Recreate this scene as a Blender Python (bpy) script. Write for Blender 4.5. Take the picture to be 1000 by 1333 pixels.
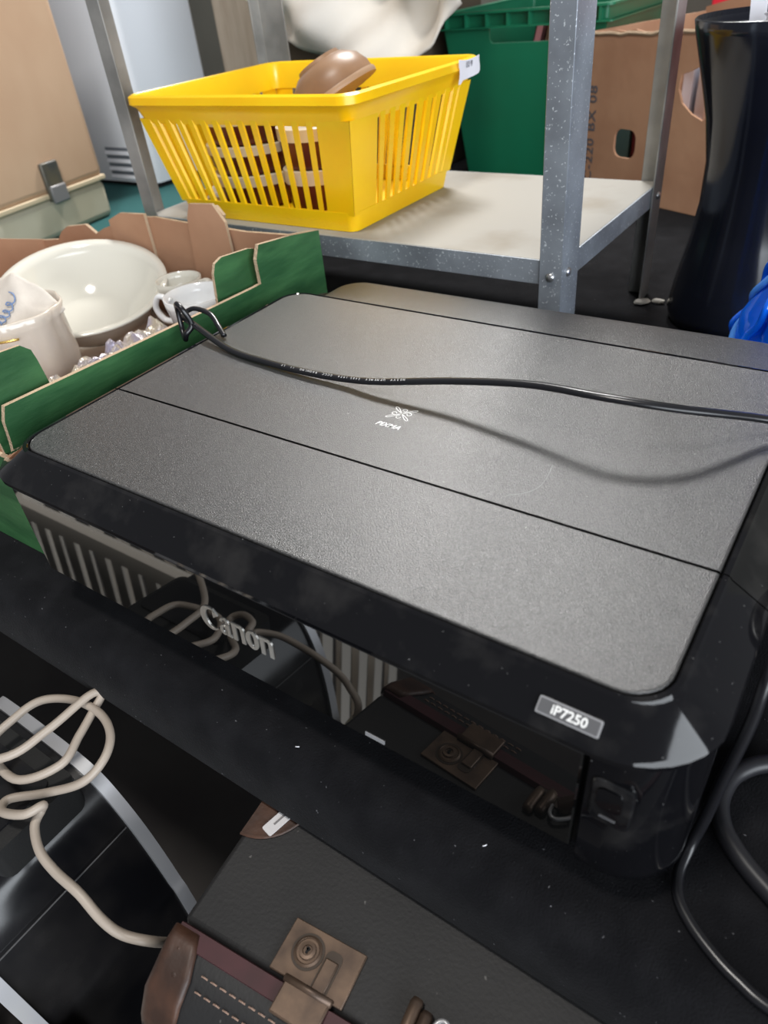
import bpy, bmesh, math, random
from mathutils import Matrix, Vector, noise
random.seed(7)
for o in list(bpy.data.objects):
    bpy.data.objects.remove(o)
S = bpy.context.scene
COL = S.collection
PI = math.pi

# ------------------------------------------------------------------ camera
cam_d = bpy.data.cameras.new('camera')
cam = bpy.data.objects.new('camera', cam_d)
COL.objects.link(cam)
CR = [[0.825167, 0.557319, -0.092166], [0.280788, -0.546242, -0.789163], [-0.490161, 0.625312, -0.60723]]
CP = Vector((0.43583, -0.18086, 0.35266))
m3 = Matrix(((CR[0][0], -CR[1][0], -CR[2][0]), (CR[0][1], -CR[1][1], -CR[2][1]), (CR[0][2], -CR[1][2], -CR[2][2])))
cam.matrix_world = Matrix.Translation(CP) @ m3.to_4x4()
cam_d.sensor_fit = 'HORIZONTAL'
cam_d.sensor_width = 36.0
cam_d.lens = 33.4059
cam_d.clip_start = 0.01
cam_d.dof.use_dof = True
cam_d.dof.focus_distance = 0.48
cam_d.dof.aperture_fstop = 13.0
S.camera = cam

# ------------------------------------------------------------------ world and hall lights
w = bpy.data.worlds.new('hall_ambient')
S.world = w
w.use_nodes = True
bg = w.node_tree.nodes['Background']
bg.inputs[0].default_value = (0.93, 0.95, 1.0, 1)
bg.inputs[1].default_value = 0.22


def area(name, loc, target, sx, sy, power, col):
    d = bpy.data.lights.new(name, 'AREA')
    d.shape = 'RECTANGLE'
    d.size, d.size_y, d.energy, d.color = sx, sy, power, col
    o = bpy.data.objects.new(name, d)
    COL.objects.link(o)
    o.location = loc
    o.rotation_euler = (Vector(target) - Vector(loc)).to_track_quat('-Z', 'Y').to_euler()
    return o


area('hall_lamp_back', (-0.75, 2.25, 2.5), (0.2, 0.3, 0.1), 0.9, 0.5, 120, (1.0, 0.985, 0.965))
area('hall_lamp_overhead', (0.1, -0.35, 2.4), (0.0, 0.4, 0.1), 0.32, 0.28, 32, (1.0, 0.96, 0.9))
area('hall_window_right', (3.4, -1.5, 0.95), (-0.1, 0.7, 0.1), 4.5, 2.2, 235, (0.88, 0.94, 1.0))

S.view_settings.view_transform = 'Standard'
S.view_settings.look = 'None'
S.view_settings.exposure = 0.0
S.view_settings.gamma = 1.0
S.view_settings.use_curve_mapping = False


# ------------------------------------------------------------------ materials
def mat(name, col, rough=0.5, metal=0.0, spec=0.5, col2=None, vs=10.0, vlo=0.4, vhi=0.65, vdet=4.0, stretch=None,
        speck=None, ss=300.0, st=0.7, bump=0.0, bs=200.0, bd=0.001, trans=0.0, ior=1.5, coat=0.0, sheen=0.0, sub=0.0,
        rvar=0.0, alpha=1.0, emit=None):
    m = bpy.data.materials.new(name)
    m.use_nodes = True
    nt = m.node_tree
    n, L = nt.nodes, nt.links
    b = n['Principled BSDF']
    tc = n.new('ShaderNodeTexCoord')
    vec = tc.outputs['Object']
    if stretch:
        mp = n.new('ShaderNodeMapping')
        mp.inputs['Scale'].default_value = stretch
        L.new(vec, mp.inputs[0])
        vec = mp.outputs[0]
    c4 = (*col, 1)
    b.inputs['Base Color'].default_value = c4
    out = None
    if col2:
        t = n.new('ShaderNodeTexNoise')
        t.inputs['Scale'].default_value = vs
        t.inputs['Detail'].default_value = vdet
        L.new(vec, t.inputs[0])
        mr = n.new('ShaderNodeMapRange')
        mr.inputs[1].default_value, mr.inputs[2].default_value = vlo, vhi
        L.new(t.outputs[0], mr.inputs[0])
        mx = n.new('ShaderNodeMix')
        mx.data_type = 'RGBA'
        mx.inputs[6].default_value = c4
        mx.inputs[7].default_value = (*col2, 1)
        L.new(mr.outputs[0], mx.inputs[0])
        out = mx.outputs[2]
        if rvar:
            m2 = n.new('ShaderNodeMapRange')
            m2.inputs[3].default_value, m2.inputs[4].default_value = rough, rough + rvar
            L.new(mr.outputs[0], m2.inputs[0])
            L.new(m2.outputs[0], b.inputs['Roughness'])
    if speck:
        t = n.new('ShaderNodeTexNoise')
        t.inputs['Scale'].default_value = ss
        t.inputs['Detail'].default_value = 2.0
        L.new(tc.outputs['Object'], t.inputs[0])
        mr = n.new('ShaderNodeMapRange')
        mr.inputs[1].default_value, mr.inputs[2].default_value = st, st + 0.05
        L.new(t.outputs[0], mr.inputs[0])
        mx = n.new('ShaderNodeMix')
        mx.data_type = 'RGBA'
        mx.inputs[6].default_value = c4
        if out:
            L.new(out, mx.inputs[6])
        mx.inputs[7].default_value = (*speck, 1)
        L.new(mr.outputs[0], mx.inputs[0])
        out = mx.outputs[2]
    if out:
        L.new(out, b.inputs['Base Color'])
    if not rvar:
        b.inputs['Roughness'].default_value = rough
    b.inputs['Metallic'].default_value = metal
    b.inputs['Specular IOR Level'].default_value = spec
    b.inputs['IOR'].default_value = ior
    b.inputs['Transmission Weight'].default_value = trans
    b.inputs['Coat Weight'].default_value = coat
    b.inputs['Sheen Weight'].default_value = sheen
    b.inputs['Subsurface Weight'].default_value = sub
    b.inputs['Subsurface Scale'].default_value = 0.01
    b.inputs['Alpha'].default_value = alpha
    if bump:
        t = n.new('ShaderNodeTexNoise')
        t.inputs['Scale'].default_value = bs
        t.inputs['Detail'].default_value = 3.0
        L.new(vec, t.inputs[0])
        bp = n.new('ShaderNodeBump')
        bp.inputs['Strength'].default_value = bump
        bp.inputs['Distance'].default_value = bd
        L.new(t.outputs[0], bp.inputs['Height'])
        L.new(bp.outputs[0], b.inputs['Normal'])
    return m


MT = {}
MT['matte'] = mat('textured grey plastic', (0.022, 0.022, 0.023), 0.29, spec=0.65, col2=(0.075, 0.074, 0.073), vs=1300, vlo=0.30, vhi=0.70, vdet=1.0,
                  speck=(0.30, 0.30, 0.29), ss=420, st=0.755, bump=0.9, bs=1500, bd=0.0003)
MT['gloss'] = mat('piano black plastic', (0.004, 0.004, 0.005), 0.06, spec=0.38, col2=(0.020, 0.019, 0.019), vs=38, vlo=0.52, vhi=0.80,
                  speck=(0.16, 0.16, 0.16), ss=560, st=0.745)
MT['dusty'] = mat('dusty black plastic', (0.006, 0.006, 0.007), 0.10, col2=(0.045, 0.042, 0.04), vs=55, vlo=0.45, vhi=0.8,
                  rvar=0.3, speck=(0.25, 0.25, 0.24), ss=600, st=0.74)
MT['mirror'] = mat('mirror black door plastic', (0.003, 0.003, 0.003), 0.025, spec=1.0, speck=(0.06, 0.06, 0.06), ss=500, st=0.79)
MT['blackmatte'] = mat('matte black plastic', (0.009, 0.009, 0.009), 0.55, bump=0.3, bs=700, bd=0.0004)
MT['groove'] = mat('seam black', (0.003, 0.003, 0.003), 0.8)
MT['silver'] = mat('silver lettering', (0.62, 0.60, 0.56), 0.28, metal=0.85)
MT['white_print'] = mat('white print', (0.75, 0.75, 0.74), 0.5)
MT['badge'] = mat('smoked badge plastic', (0.09, 0.09, 0.095), 0.3)
MT['badge_edge'] = mat('badge edge plastic', (0.26, 0.26, 0.27), 0.3)
MT['cloth'] = mat('black felt', (0.0055, 0.0055, 0.0066), 0.95, spec=0.08, col2=(0.010, 0.010, 0.0115), vs=40, vlo=0.4, vhi=0.7,
                  speck=(0.13, 0.13, 0.14), ss=420, st=0.738, bump=0.7, bs=900, bd=0.0008, sheen=0.03)
MT['cord'] = mat('black vinyl cord', (0.008, 0.008, 0.010), 0.28, spec=0.5)
MT['cord_grey'] = mat('grey black rubber cable', (0.014, 0.014, 0.017), 0.42)
MT['steel'] = mat('galvanised steel', (0.40, 0.44, 0.49), 0.42, metal=0.55, col2=(0.24, 0.26, 0.29), vs=14, vlo=0.4, vhi=0.65,
                  speck=(0.70, 0.74, 0.78), ss=420, st=0.645, bump=0.15, bs=300, bd=0.0005)
MT['steel_dark'] = mat('weathered steel', (0.34, 0.335, 0.32), 0.5, metal=0.4, col2=(0.22, 0.22, 0.21), vs=18, vlo=0.4, vhi=0.65)
MT['bolt'] = mat('zinc bolt', (0.5, 0.5, 0.5), 0.3, metal=0.9)
MT['board'] = mat('chipboard shelf', (0.32, 0.305, 0.275), 0.75, col2=(0.23, 0.20, 0.155), vs=9, vlo=0.5, vhi=0.72, bump=0.1, bs=150)
MT['yellow'] = mat('yellow plastic', (0.90, 0.56, 0.006), 0.30, spec=0.45, sub=0.12, col2=(0.86, 0.50, 0.004), vs=12)
MT['sticker'] = mat('white paper sticker', (0.82, 0.82, 0.88), 0.6)
MT['ink'] = mat('dark ink', (0.03, 0.03, 0.06), 0.7)
MT['terracotta'] = mat('dark red earthenware glaze', (0.13, 0.022, 0.010), 0.28, col2=(0.07, 0.012, 0.008), vs=20)
MT['cream_glaze'] = mat('cream glaze', (0.55, 0.48, 0.38), 0.3)
MT['brown_bowl'] = mat('brown stoneware', (0.27, 0.155, 0.085), 0.4, col2=(0.20, 0.11, 0.06), vs=18)
MT['brown_lip'] = mat('pale brown stoneware lip', (0.36, 0.235, 0.15), 0.4)
MT['kraft'] = mat('brown cardboard', (0.42, 0.235, 0.140), 0.85, col2=(0.36, 0.19, 0.11), vs=12, bump=0.25, bs=60, bd=0.002)
MT['kraft_edge'] = mat('torn cardboard edge', (0.45, 0.33, 0.22), 0.9, bump=0.8, bs=500, bd=0.002)
MT['kraft_ink'] = mat('faded stencil ink', (0.10, 0.095, 0.11), 0.85)
MT['greenprint'] = mat('green printed cardboard', (0.018, 0.080, 0.026), 0.5, col2=(0.045, 0.145, 0.05), vs=16, vlo=0.4, vhi=0.7,
                       stretch=(1, 1, 4), bump=0.2, bs=50, bd=0.002)
MT['china'] = mat('glazed ivory china', (0.64, 0.62, 0.55), 0.10, spec=0.55, coat=0.3)
MT['china_pink'] = mat('glazed cream china', (0.64, 0.57, 0.49), 0.12, spec=0.5, coat=0.3)
MT['china_white'] = mat('glazed white china', (0.80, 0.81, 0.82), 0.12, spec=0.5)
MT['gold'] = mat('gilt line', (0.75, 0.52, 0.16), 0.25, metal=0.8)
MT['tissue'] = mat('tissue paper', (0.66, 0.60, 0.53), 0.8, col2=(0.58, 0.52, 0.46), vs=30, bump=0.4, bs=80, bd=0.002)
MT['blue_print'] = mat('blue print', (0.16, 0.24, 0.42), 0.7)
MT['foil'] = mat('crumpled iridescent foil', (0.62, 0.55, 0.44), 0.22, metal=0.35, col2=(0.45, 0.42, 0.55), vs=60, bump=0.8, bs=120, bd=0.004)
MT['crate'] = mat('green crate plastic', (0.006, 0.150, 0.072), 0.42, col2=(0.008, 0.125, 0.06), vs=6, bump=0.1, bs=120)
MT['vase'] = mat('black glazed vase', (0.006, 0.007, 0.012), 0.13, spec=0.55, col2=(0.010, 0.012, 0.02), vs=6, rvar=0.08)
MT['blue_glass'] = mat('bright blue glass', (0.004, 0.16, 0.95), 0.08, spec=0.6, trans=0.25, ior=1.45, coat=0.4)
MT['pale_glass'] = mat('pale blue glass frill', (0.10, 0.36, 0.92), 0.08, trans=0.4, ior=1.45)
MT['red'] = mat('red card', (0.75, 0.018, 0.040), 0.5)
MT['teal_box'] = mat('teal card', (0.10, 0.27, 0.30), 0.6)
MT['maroon'] = mat('maroon card', (0.10, 0.010, 0.015), 0.6)
MT['wood'] = mat('pale veneer', (0.56, 0.375, 0.245), 0.6, col2=(0.47, 0.29, 0.18), vs=5, vlo=0.42, vhi=0.72, stretch=(1, 3, 0.6), bump=0.05, bs=40)
MT['wood_edge'] = mat('pale veneer edge', (0.60, 0.48, 0.32), 0.6)
MT['creampaint'] = mat('cream paint', (0.57, 0.52, 0.40), 0.5, col2=(0.50, 0.44, 0.32), vs=8)
MT['clasp'] = mat('tarnished clasp', (0.17, 0.145, 0.10), 0.5, metal=0.5, col2=(0.10, 0.10, 0.095), vs=30)
MT['enamel'] = mat('white enamel', (0.70, 0.73, 0.78), 0.35)
MT['slot'] = mat('vent slot dark', (0.16, 0.18, 0.21), 0.6)
MT['sheet'] = mat('white cotton sheet', (0.80, 0.75, 0.68), 0.9, col2=(0.72, 0.65, 0.56), vs=5, bump=0.15, bs=40, bd=0.003)
MT['teal'] = mat('teal cloth', (0.010, 0.085, 0.085), 0.9)
MT['wall'] = mat('olive grey wall', (0.19, 0.185, 0.155), 0.9, col2=(0.16, 0.155, 0.13), vs=4)
MT['floor'] = mat('dark concrete', (0.05, 0.045, 0.042), 0.8, col2=(0.035, 0.03, 0.03), vs=6)
MT['plank'] = mat('beige board', (0.50, 0.42, 0.33), 0.7, col2=(0.42, 0.34, 0.26), vs=8, stretch=(6, 1, 1))
MT['brown_dark'] = mat('dark brown carton', (0.075, 0.055, 0.035), 0.8)
MT['fibre'] = mat('black vulcanised fibre', (0.012, 0.0115, 0.012), 0.62, col2=(0.018, 0.017, 0.017), vs=14, bump=0.3, bs=400, bd=0.0006,
                  speck=(0.10, 0.095, 0.09), ss=160, st=0.74)
MT['leather'] = mat('worn brown leather', (0.075, 0.034, 0.020), 0.5, col2=(0.035, 0.017, 0.011), vs=45, vlo=0.35, vhi=0.65, bump=0.4, bs=120, bd=0.001)
MT['burgundy'] = mat('burgundy binding', (0.060, 0.014, 0.018), 0.6, col2=(0.04, 0.010, 0.012), vs=40)
MT['thread'] = mat('linen thread', (0.32, 0.21, 0.16), 0.8)
MT['brass'] = mat('dull brass', (0.165, 0.110, 0.076), 0.45, metal=0.55, col2=(0.085, 0.058, 0.044), vs=60, vlo=0.4, vhi=0.7)
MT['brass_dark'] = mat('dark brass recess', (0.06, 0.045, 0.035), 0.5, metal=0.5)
MT['tag'] = mat('white tag', (0.62, 0.60, 0.60), 0.5)
MT['app'] = mat('glossy black appliance', (0.005, 0.005, 0.006), 0.16, spec=0.5, col2=(0.012, 0.011, 0.011), vs=14, rvar=0.15)
MT['trim'] = mat('silver plastic trim', (0.46, 0.46, 0.48), 0.35, metal=0.35, col2=(0.45, 0.45, 0.46), vs=30)
MT['trim_grey'] = mat('grey plastic trim', (0.20, 0.19, 0.19), 0.4)
MT['white_cord'] = mat('cream vinyl cord', (0.38, 0.32, 0.265), 0.45)
MT['pewter'] = mat('brushed pewter', (0.28, 0.25, 0.18), 0.32, metal=0.8, col2=(0.2, 0.18, 0.13), vs=30)
MT['basket_white'] = mat('pale ribbed plastic', (0.72, 0.66, 0.58), 0.5)
MT['plastic_clear'] = mat('crumpled clear wrap', (0.75, 0.72, 0.74), 0.15, trans=0.5, ior=1.2)
MT['book_a'] = mat('faded pink cover', (0.45, 0.18, 0.20), 0.6)
MT['book_b'] = mat('brown cover', (0.14, 0.07, 0.045), 0.6)
MT['book_c'] = mat('pale cover', (0.5, 0.45, 0.42), 0.6)

# ------------------------------------------------------------------ builders
FR = {}          # frame of every empty (parts are written in world coordinates unless local=True)


def tag(o, label=None, cat=None, group=None, kind=None):
    for k, v in (('label', label), ('category', cat), ('group', group), ('kind', kind)):
        if v:
            o[k] = v
    return o


def thing(name, label, cat, loc, rz=0.0, group=None):
    o = bpy.data.objects.new(name, None)
    o.empty_display_size = 0.02
    COL.objects.link(o)
    o.location = loc
    o.rotation_euler = (0, 0, rz)
    FR[o] = Matrix.Translation(loc) @ Matrix.Rotation(rz, 4, 'Z')
    return tag(o, label, cat, group)


def obj(name, vf, m, parent=None, smooth=False, bevel=0.0, local=False, origin=None, auto=None, solid=0.0, mats=None, seg=2):
    V, F = vf[0], vf[1]
    idx = vf[2] if len(vf) > 2 else None
    me = bpy.data.meshes.new(name)
    fr = FR.get(parent)
    V = [Vector(v) for v in V]
    if parent is not None and fr is not None and not local:
        inv = fr.inverted()
        V = [inv @ v for v in V]
    if parent is None and origin is not None:
        V = [v - Vector(origin) for v in V]
    me.from_pydata([tuple(v) for v in V], [], F)
    for k in ([m] if mats is None else mats):
        me.materials.append(MT[k])
    if idx:
        me.polygons.foreach_set('material_index', idx)
    bm = bmesh.new()
    bm.from_mesh(me)
    bmesh.ops.recalc_face_normals(bm, faces=bm.faces)
    bm.to_mesh(me)
    bm.free()
    if smooth or auto:
        me.polygons.foreach_set('use_smooth', [True] * len(me.polygons))
        if auto:
            me.set_sharp_from_angle(angle=math.radians(auto))
    o = bpy.data.objects.new(name, me)
    COL.objects.link(o)
    if parent is not None:
        o.parent = parent
        if fr is not None:
            FR[o] = fr
    elif origin is not None:
        o.location = origin
    if solid:
        s = o.modifiers.new('thickness', 'SOLIDIFY')
        s.thickness = solid
        s.offset = 0
    if bevel:
        b = o.modifiers.new('edge', 'BEVEL')
        b.width = bevel
        b.segments = seg
        b.limit_method = 'ANGLE'
        me.polygons.foreach_set('use_smooth', [True] * len(me.polygons))
        me.set_sharp_from_angle(angle=math.radians(50))
        b.harden_normals = False
    return o


def box(x0, x1, y0, y1, z0, z1):
    V = [(x, y, z) for z in (z0, z1) for y in (y0, y1) for x in (x0, x1)]
    return V, [(0, 2, 3, 1), (4, 5, 7, 6), (0, 1, 5, 4), (2, 6, 7, 3), (0, 4, 6, 2), (1, 3, 7, 5)]


def join(*vfs):
    V, F = [], []
    for v, f in [x[:2] for x in vfs]:
        n = len(V)
        V += list(v)
        F += [tuple(i + n for i in q) for q in f]
    return V, F


def xf(vf, M4):
    return ([tuple(M4 @ Vector(v)) for v in vf[0]],) + tuple(vf[1:])


def rr(x0, x1, y0, y1, r, n=7):
    """rounded rectangle, counter-clockwise; r is one radius or (x0y0, x1y0, x1y1, x0y1)"""
    R = [r] * 4 if not isinstance(r, (tuple, list)) else r
    P = []
    for (cx, cy, a0, q) in ((x0 + R[0], y0 + R[0], PI, R[0]), (x1 - R[1], y0 + R[1], 1.5 * PI, R[1]), (x1 - R[2], y1 - R[2], 0, R[2]), (x0 + R[3], y1 - R[3], 0.5 * PI, R[3])):
        for i in range(n + 1):
            a = a0 + 0.5 * PI * i / n
            P.append((cx + q * math.cos(a), cy + q * math.sin(a)))
    return P


def loft(loops, cap0=True, cap1=True, closed=True):
    n = len(loops[0])
    V, F = [], []
    for lp in loops:
        V += lp
    for j in range(len(loops) - 1):
        for i in range(n if closed else n - 1):
            k = (i + 1) % n
            F.append((j * n + i, j * n + k, (j + 1) * n + k, (j + 1) * n + i))
    if cap0:
        F.append(tuple(reversed(range(n))))
    if cap1:
        F.append(tuple(range((len(loops) - 1) * n, len(loops) * n)))
    return V, F


def prism(poly, z0, z1):
    return loft([[(x, y, z0) for x, y in poly], [(x, y, z1) for x, y in poly]])


def slab(poly, axis, a, b):
    """extrude a 2-D outline along an axis: axis x -> outline is (y,z); axis y -> (x,z)"""
    def P(u, v, t):
        return (t, u, v) if axis == 'x' else ((u, t, v) if axis == 'y' else (u, v, t))
    return loft([[P(u, v, a) for u, v in poly], [P(u, v, b) for u, v in poly]])


def lathe(prof, c=(0, 0, 0), n=48, sx=1.0, sy=1.0, flute=0.0, fn=8):
    loops = []
    for r, z in prof:
        lp = []
        for i in range(n):
            a = 2 * PI * i / n
            k = r * (1 + flute * abs(math.cos(a * fn / 2)))
            lp.append((c[0] + k * sx * math.cos(a), c[1] + k * sy * math.sin(a), c[2] + z))
        loops.append(lp)
    return loft(loops)


def catmull(P, per=10, closed=False):
    P = [Vector(p) for p in P]
    n = len(P)
    out = []
    rng = n if closed else n - 1
    for i in range(rng):
        if closed:
            a, b, c, d = P[i - 1], P[i], P[(i + 1) % n], P[(i + 2) % n]
        else:
            a, b, c, d = P[max(i - 1, 0)], P[i], P[i + 1], P[min(i + 2, n - 1)]
        for k in range(per):
            t = k / per
            out.append(0.5 * ((2 * b) + (c - a) * t + (2 * a - 5 * b + 4 * c - d) * t * t + (3 * b - a - 3 * c + d) * t * t * t))
    if not closed:
        out.append(P[-1].copy())
    return out


def tube(path, r, n=10, flat=1.0, up=(0, 0, 1)):
    """sweep; flat > 1 widens across"""
    loops = []
    side0 = None
    for i, p in enumerate(path):
        t = (path[min(i + 1, len(path) - 1)] - path[max(i - 1, 0)])
        if t.length < 1e-9:
            t = Vector((1, 0, 0))
        t.normalize()
        if side0 is None:
            s = t.cross(Vector(up))
            if s.length < 1e-4:
                s = t.cross(Vector((0, 1, 0)))
        else:
            s = side0 - t * side0.dot(t)
        s.normalize()
        side0 = s
        u = s.cross(t)
        loops.append([tuple(p + s * (r * flat * math.cos(2 * PI * k / n)) + u * (r * math.sin(2 * PI * k / n))) for k in range(n)])
    return loft(loops)


def text_vf(s, size, depth=0.0003, shear=0.0, bold=0.0, spacing=1.0):
    cu = bpy.data.curves.new('lettering', 'FONT')
    cu.body = s
    cu.size = size
    cu.extrude = depth
    cu.shear = shear
    cu.offset = bold
    cu.space_character = spacing
    cu.resolution_u = 3
    o = bpy.data.objects.new('lettering_tmp', cu)
    COL.objects.link(o)
    dg = bpy.context.evaluated_depsgraph_get()
    me = o.evaluated_get(dg).to_mesh()
    V = [tuple(v.co) for v in me.vertices]
    F = [tuple(p.vertices) for p in me.polygons]
    o.evaluated_get(dg).to_mesh_clear()
    bpy.data.objects.remove(o)
    bpy.data.curves.remove(cu)
    return V, F


def basis(o, ex, ey):
    ex = Vector(ex).normalized()
    ez = ex.cross(Vector(ey)).normalized()
    ey = ez.cross(ex)
    return Matrix(((ex.x, ey.x, ez.x, o[0]), (ex.y, ey.y, ez.y, o[1]), (ex.z, ey.z, ez.z, o[2]), (0, 0, 0, 1)))


def holed(outer, holes):
    """planar face set with holes, returned in 2-D"""
    bm = bmesh.new()
    es = []
    for lp in [outer] + holes:
        vs = [bm.verts.new((x, y, 0)) for x, y in lp]
        es += [bm.edges.new((vs[i], vs[(i + 1) % len(vs)])) for i in range(len(vs))]
    bmesh.ops.triangle_fill(bm, edges=es, use_beauty=True)
    bm.verts.index_update()
    V = [(v.co.x, v.co.y) for v in bm.verts]
    F = [tuple(v.index for v in f.verts) for f in bm.faces]
    bm.free()
    return V, F


def bisect(o, co, no, outer=True):
    bm = bmesh.new()
    bm.from_mesh(o.data)
    g = list(bm.verts) + list(bm.edges) + list(bm.faces)
    r = bmesh.ops.bisect_plane(bm, geom=g, plane_co=co, plane_no=no, clear_outer=True)
    bm.to_mesh(o.data)
    bm.free()


# ------------------------------------------------------------------ setting
tag(obj('floor', box(-2.6, 2.2, -2.0, 2.2, -0.66, -0.62), 'floor'), 'dark floor under the table', kind='structure')
tag(obj('wall_back', box(-2.6, 2.2, 2.1, 2.2, -0.62, 1.6), 'wall'), 'olive grey wall far behind the shelf', kind='structure')

t = thing('display_table', 'long display table covered with black felt, carrying the printer', 'table', (-0.2, 0.8, -0.62))
obj('tabletop', box(-1.7, 1.2, -0.026, 1.75, -0.028, -0.0055), 'blackmatte', t)
prof = [(1.75, -0.0035), (-0.018, -0.0035), (-0.027, -0.0050), (-0.034, -0.0100), (-0.0395, -0.0180), (-0.0425, -0.0280), (-0.0430, -0.0440), (-0.0465, -0.0440), (-0.0460, -0.0275), (-0.0430, -0.0160), (-0.0370, -0.0070), (-0.0300, -0.0020), (-0.0200, 0.0), (1.75, 0.0)]
obj('tablecloth', slab(prof, 'x', -1.71, 1.21), 'cloth', t, auto=40)
for lx in (-1.62, 1.12):
    for ly in (0.35, 1.68):
        obj('leg', box(lx - .02, lx + .02, ly - .02, ly + .02, -0.62, -0.026), 'steel_dark', t, bevel=0.003)

# ------------------------------------------------------------------ printer
W, D, H, YS = 0.412, 0.282, 0.128, 0.0826
pr = thing('printer', 'black inkjet printer with grey textured lid and glossy front on the felt table', 'printer', (0.206, 0.16, 0.0))


def outset(d, df=None, db=None, r=0.018):
    df = d if df is None else df
    db = d if db is None else db
    rad = (r + 0.6 * d, r + 0.9 * d, r + 0.4 * d, r + 0.4 * d)
    return rr(-d, W + d, -df, D + db, rad, 9)


def ring(d, z, df=None, db=None):
    return [(x, y, z) for x, y in outset(d, df, db)]


def bis(o, y, keep_front):
    y -= 0.16
    bisect(o, (0, y, 0), (0, 1 if keep_front else -1, 0))


# lid: front and rear panels with a fine seam between them
for nm, front in (('lid_front_panel', True), ('lid_rear_panel', False)):
    p_ = obj(nm, loft([ring(-0.0002, 0.1225), ring(-0.0002, 0.1272), ring(-0.0006, 0.1278), ring(-0.0014, 0.128)]), 'matte', pr)
    bis(p_, YS - 0.0009 if front else YS + 0.0009, front)
    p_.data.materials[0] = MT['matte']
obj('lid_base', loft([ring(0.004, 0.110), ring(0.004, 0.1225), ring(0.0, 0.1232)]), 'groove', pr)
rims = [ring(0.0008, 0.1215), ring(0.0008, 0.1272), ring(0.0014, 0.1279), ring(0.0036, 0.1276, db=0.0026), ring(0.0052, 0.1258, df=0.0050, db=0.0036),
        ring(0.0220, 0.1150, df=0.0190, db=0.0055), ring(0.0232, 0.1130, df=0.0206, db=0.0062), ring(0.0230, 0.1100, df=0.0202, db=0.0062),
        ring(0.0205, 0.1070, df=0.0175, db=0.0062), ring(0.0150, 0.1062, df=0.0130, db=0.005)]
for nm, front, mt in (('front_rim', True, 'gloss'), ('rear_rim', False, 'gloss')):
    p_ = obj(nm, loft(rims, False, False), mt, pr, auto=28)
    bis(p_, YS - 0.0004 if front else YS + 0.0004, front)
# lower body
obj('body', loft([[(x, y, z) for x, y in rr(-0.0165, 0.4285, 0.0 - 0.004, 0.338, (0.008, 0.02, 0.02, 0.02))] for z in (0.016, 0.1065)]), 'blackmatte', pr, auto=40)
obj('base', loft([[(x, y, z) for x, y in rr(-0.008, 0.422, 0.006, 0.33, 0.02)] for z in (0.004, 0.016)]), 'groove', pr, auto=40)
for fx, fy in ((0.02, 0.03), (0.39, 0.03), (0.02, 0.31), (0.39, 0.31)):
    obj('foot', lathe([(0.008, 0), (0.009, 0.002), (0.009, 0.0045)], (fx, fy, 0), 20), 'groove', pr, smooth=False)
obj('side_panel', loft([[(x, y, z) for x, y in ((-0.0195, 0.02), (-0.0165, 0.02), (-0.0165, 0.30), (-0.0195, 0.30))] for z in (0.02, 0.104)]), 'blackmatte', pr, bevel=0.001)
obj('side_panel', loft([[(x, y, z) for x, y in ((0.4285, 0.0815), (0.4315, 0.0815), (0.4315, 0.30), (0.4285, 0.30))] for z in (0.02, 0.104)]), 'dusty', pr, bevel=0.001)
# front output door: leans back about five degrees
TN = math.tan(math.radians(5))


def lean(vf):
    return ([(x, y + 0.0013 - (0.098 - z) * TN, z) for x, y, z in vf[0]],) + tuple(vf[1:])


door = obj('output_door', lean(loft([[(x, y, z) for x, y in rr(-0.0145 + 0.2 * (0.0985 - z), 0.3895, -0.0118 + dy, -0.0075, 0.0012, 2)] for z, dy in ((0.0310, 0.0012), (0.0330, 0.0), (0.095, 0.0), (0.0985, 0.0022))])), 'mirror', pr)
obj('corner_panel', loft([[(x, y, z) for x, y in rr(0.3915 + i, 0.4325 - i, yf, 0.0795, (0.001, 0.030, 0.001, 0.001), 10)] for z, i, yf in ((0.0045, 0.006, -0.0010), (0.010, 0.002, -0.0080), (0.018, 0.0, -0.0130), (0.030, 0.0, -0.0161), (0.102, 0.0, -0.0103), (0.1055, 0.002, -0.0080))]), 'gloss', pr, auto=30)
bp_ = obj('button_panel', lean(loft([[(x, y, z) for x, z in rr(0.3945 + i, 0.4120 - i, 0.0610 + i, 0.0875 - i, 0.004, 5)] for y, i in ((-0.0105, 0), (-0.0125, 0), (-0.0131, 0.0008))])), 'dusty', pr, auto=30)
obj('power_button', lean(loft([[(x, -0.0131 - d, z) for x, z in rr(0.3975, 0.4080, 0.071, 0.0835, 0.003, 5)] for d in (0, 0.0008)])), 'gloss', bp_, auto=30)
obj('indicator', lean(loft([[(x, -0.0131 - d, z) for x, z in rr(0.3995, 0.4065, 0.0650, 0.0662, 0.0005, 3)] for d in (0, 0.0004)])), 'badge', bp_)
# rear deck behind the lid
obj('rear_cover', loft([[(x, y, z) for x, y in rr(0.018 + i, 0.398 - i, 0.275, 0.343 - i, (0.002, 0.002, 0.022, 0.022), 8)] for z, i in ((0.030, 0), (0.117, 0.0), (0.1195, 0.0008), (0.1203, 0.003))]), 'matte', pr, auto=30)
# small pale grey strip low on the door
obj('door_strip', lean(box(0.2775, 0.2895, -0.0123, -0.0116, 0.0345, 0.0370)), 'badge_edge', pr)


# CANON letters: heavy serif strokes on the door, drawn in (x,z)
def arc_band(cx, cz, ro, ri, rz_o, rz_i, a0, a1, dx=0.0, n=22):
    out, inn = [], []
    for i in range(n + 1):
        a = math.radians(a0 + (a1 - a0) * i / n)
        out.append((cx + ro * math.cos(a), cz + rz_o * math.sin(a)))
        inn.append((cx + dx + ri * math.cos(a), cz + rz_i * math.sin(a)))
    return out, inn


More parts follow.
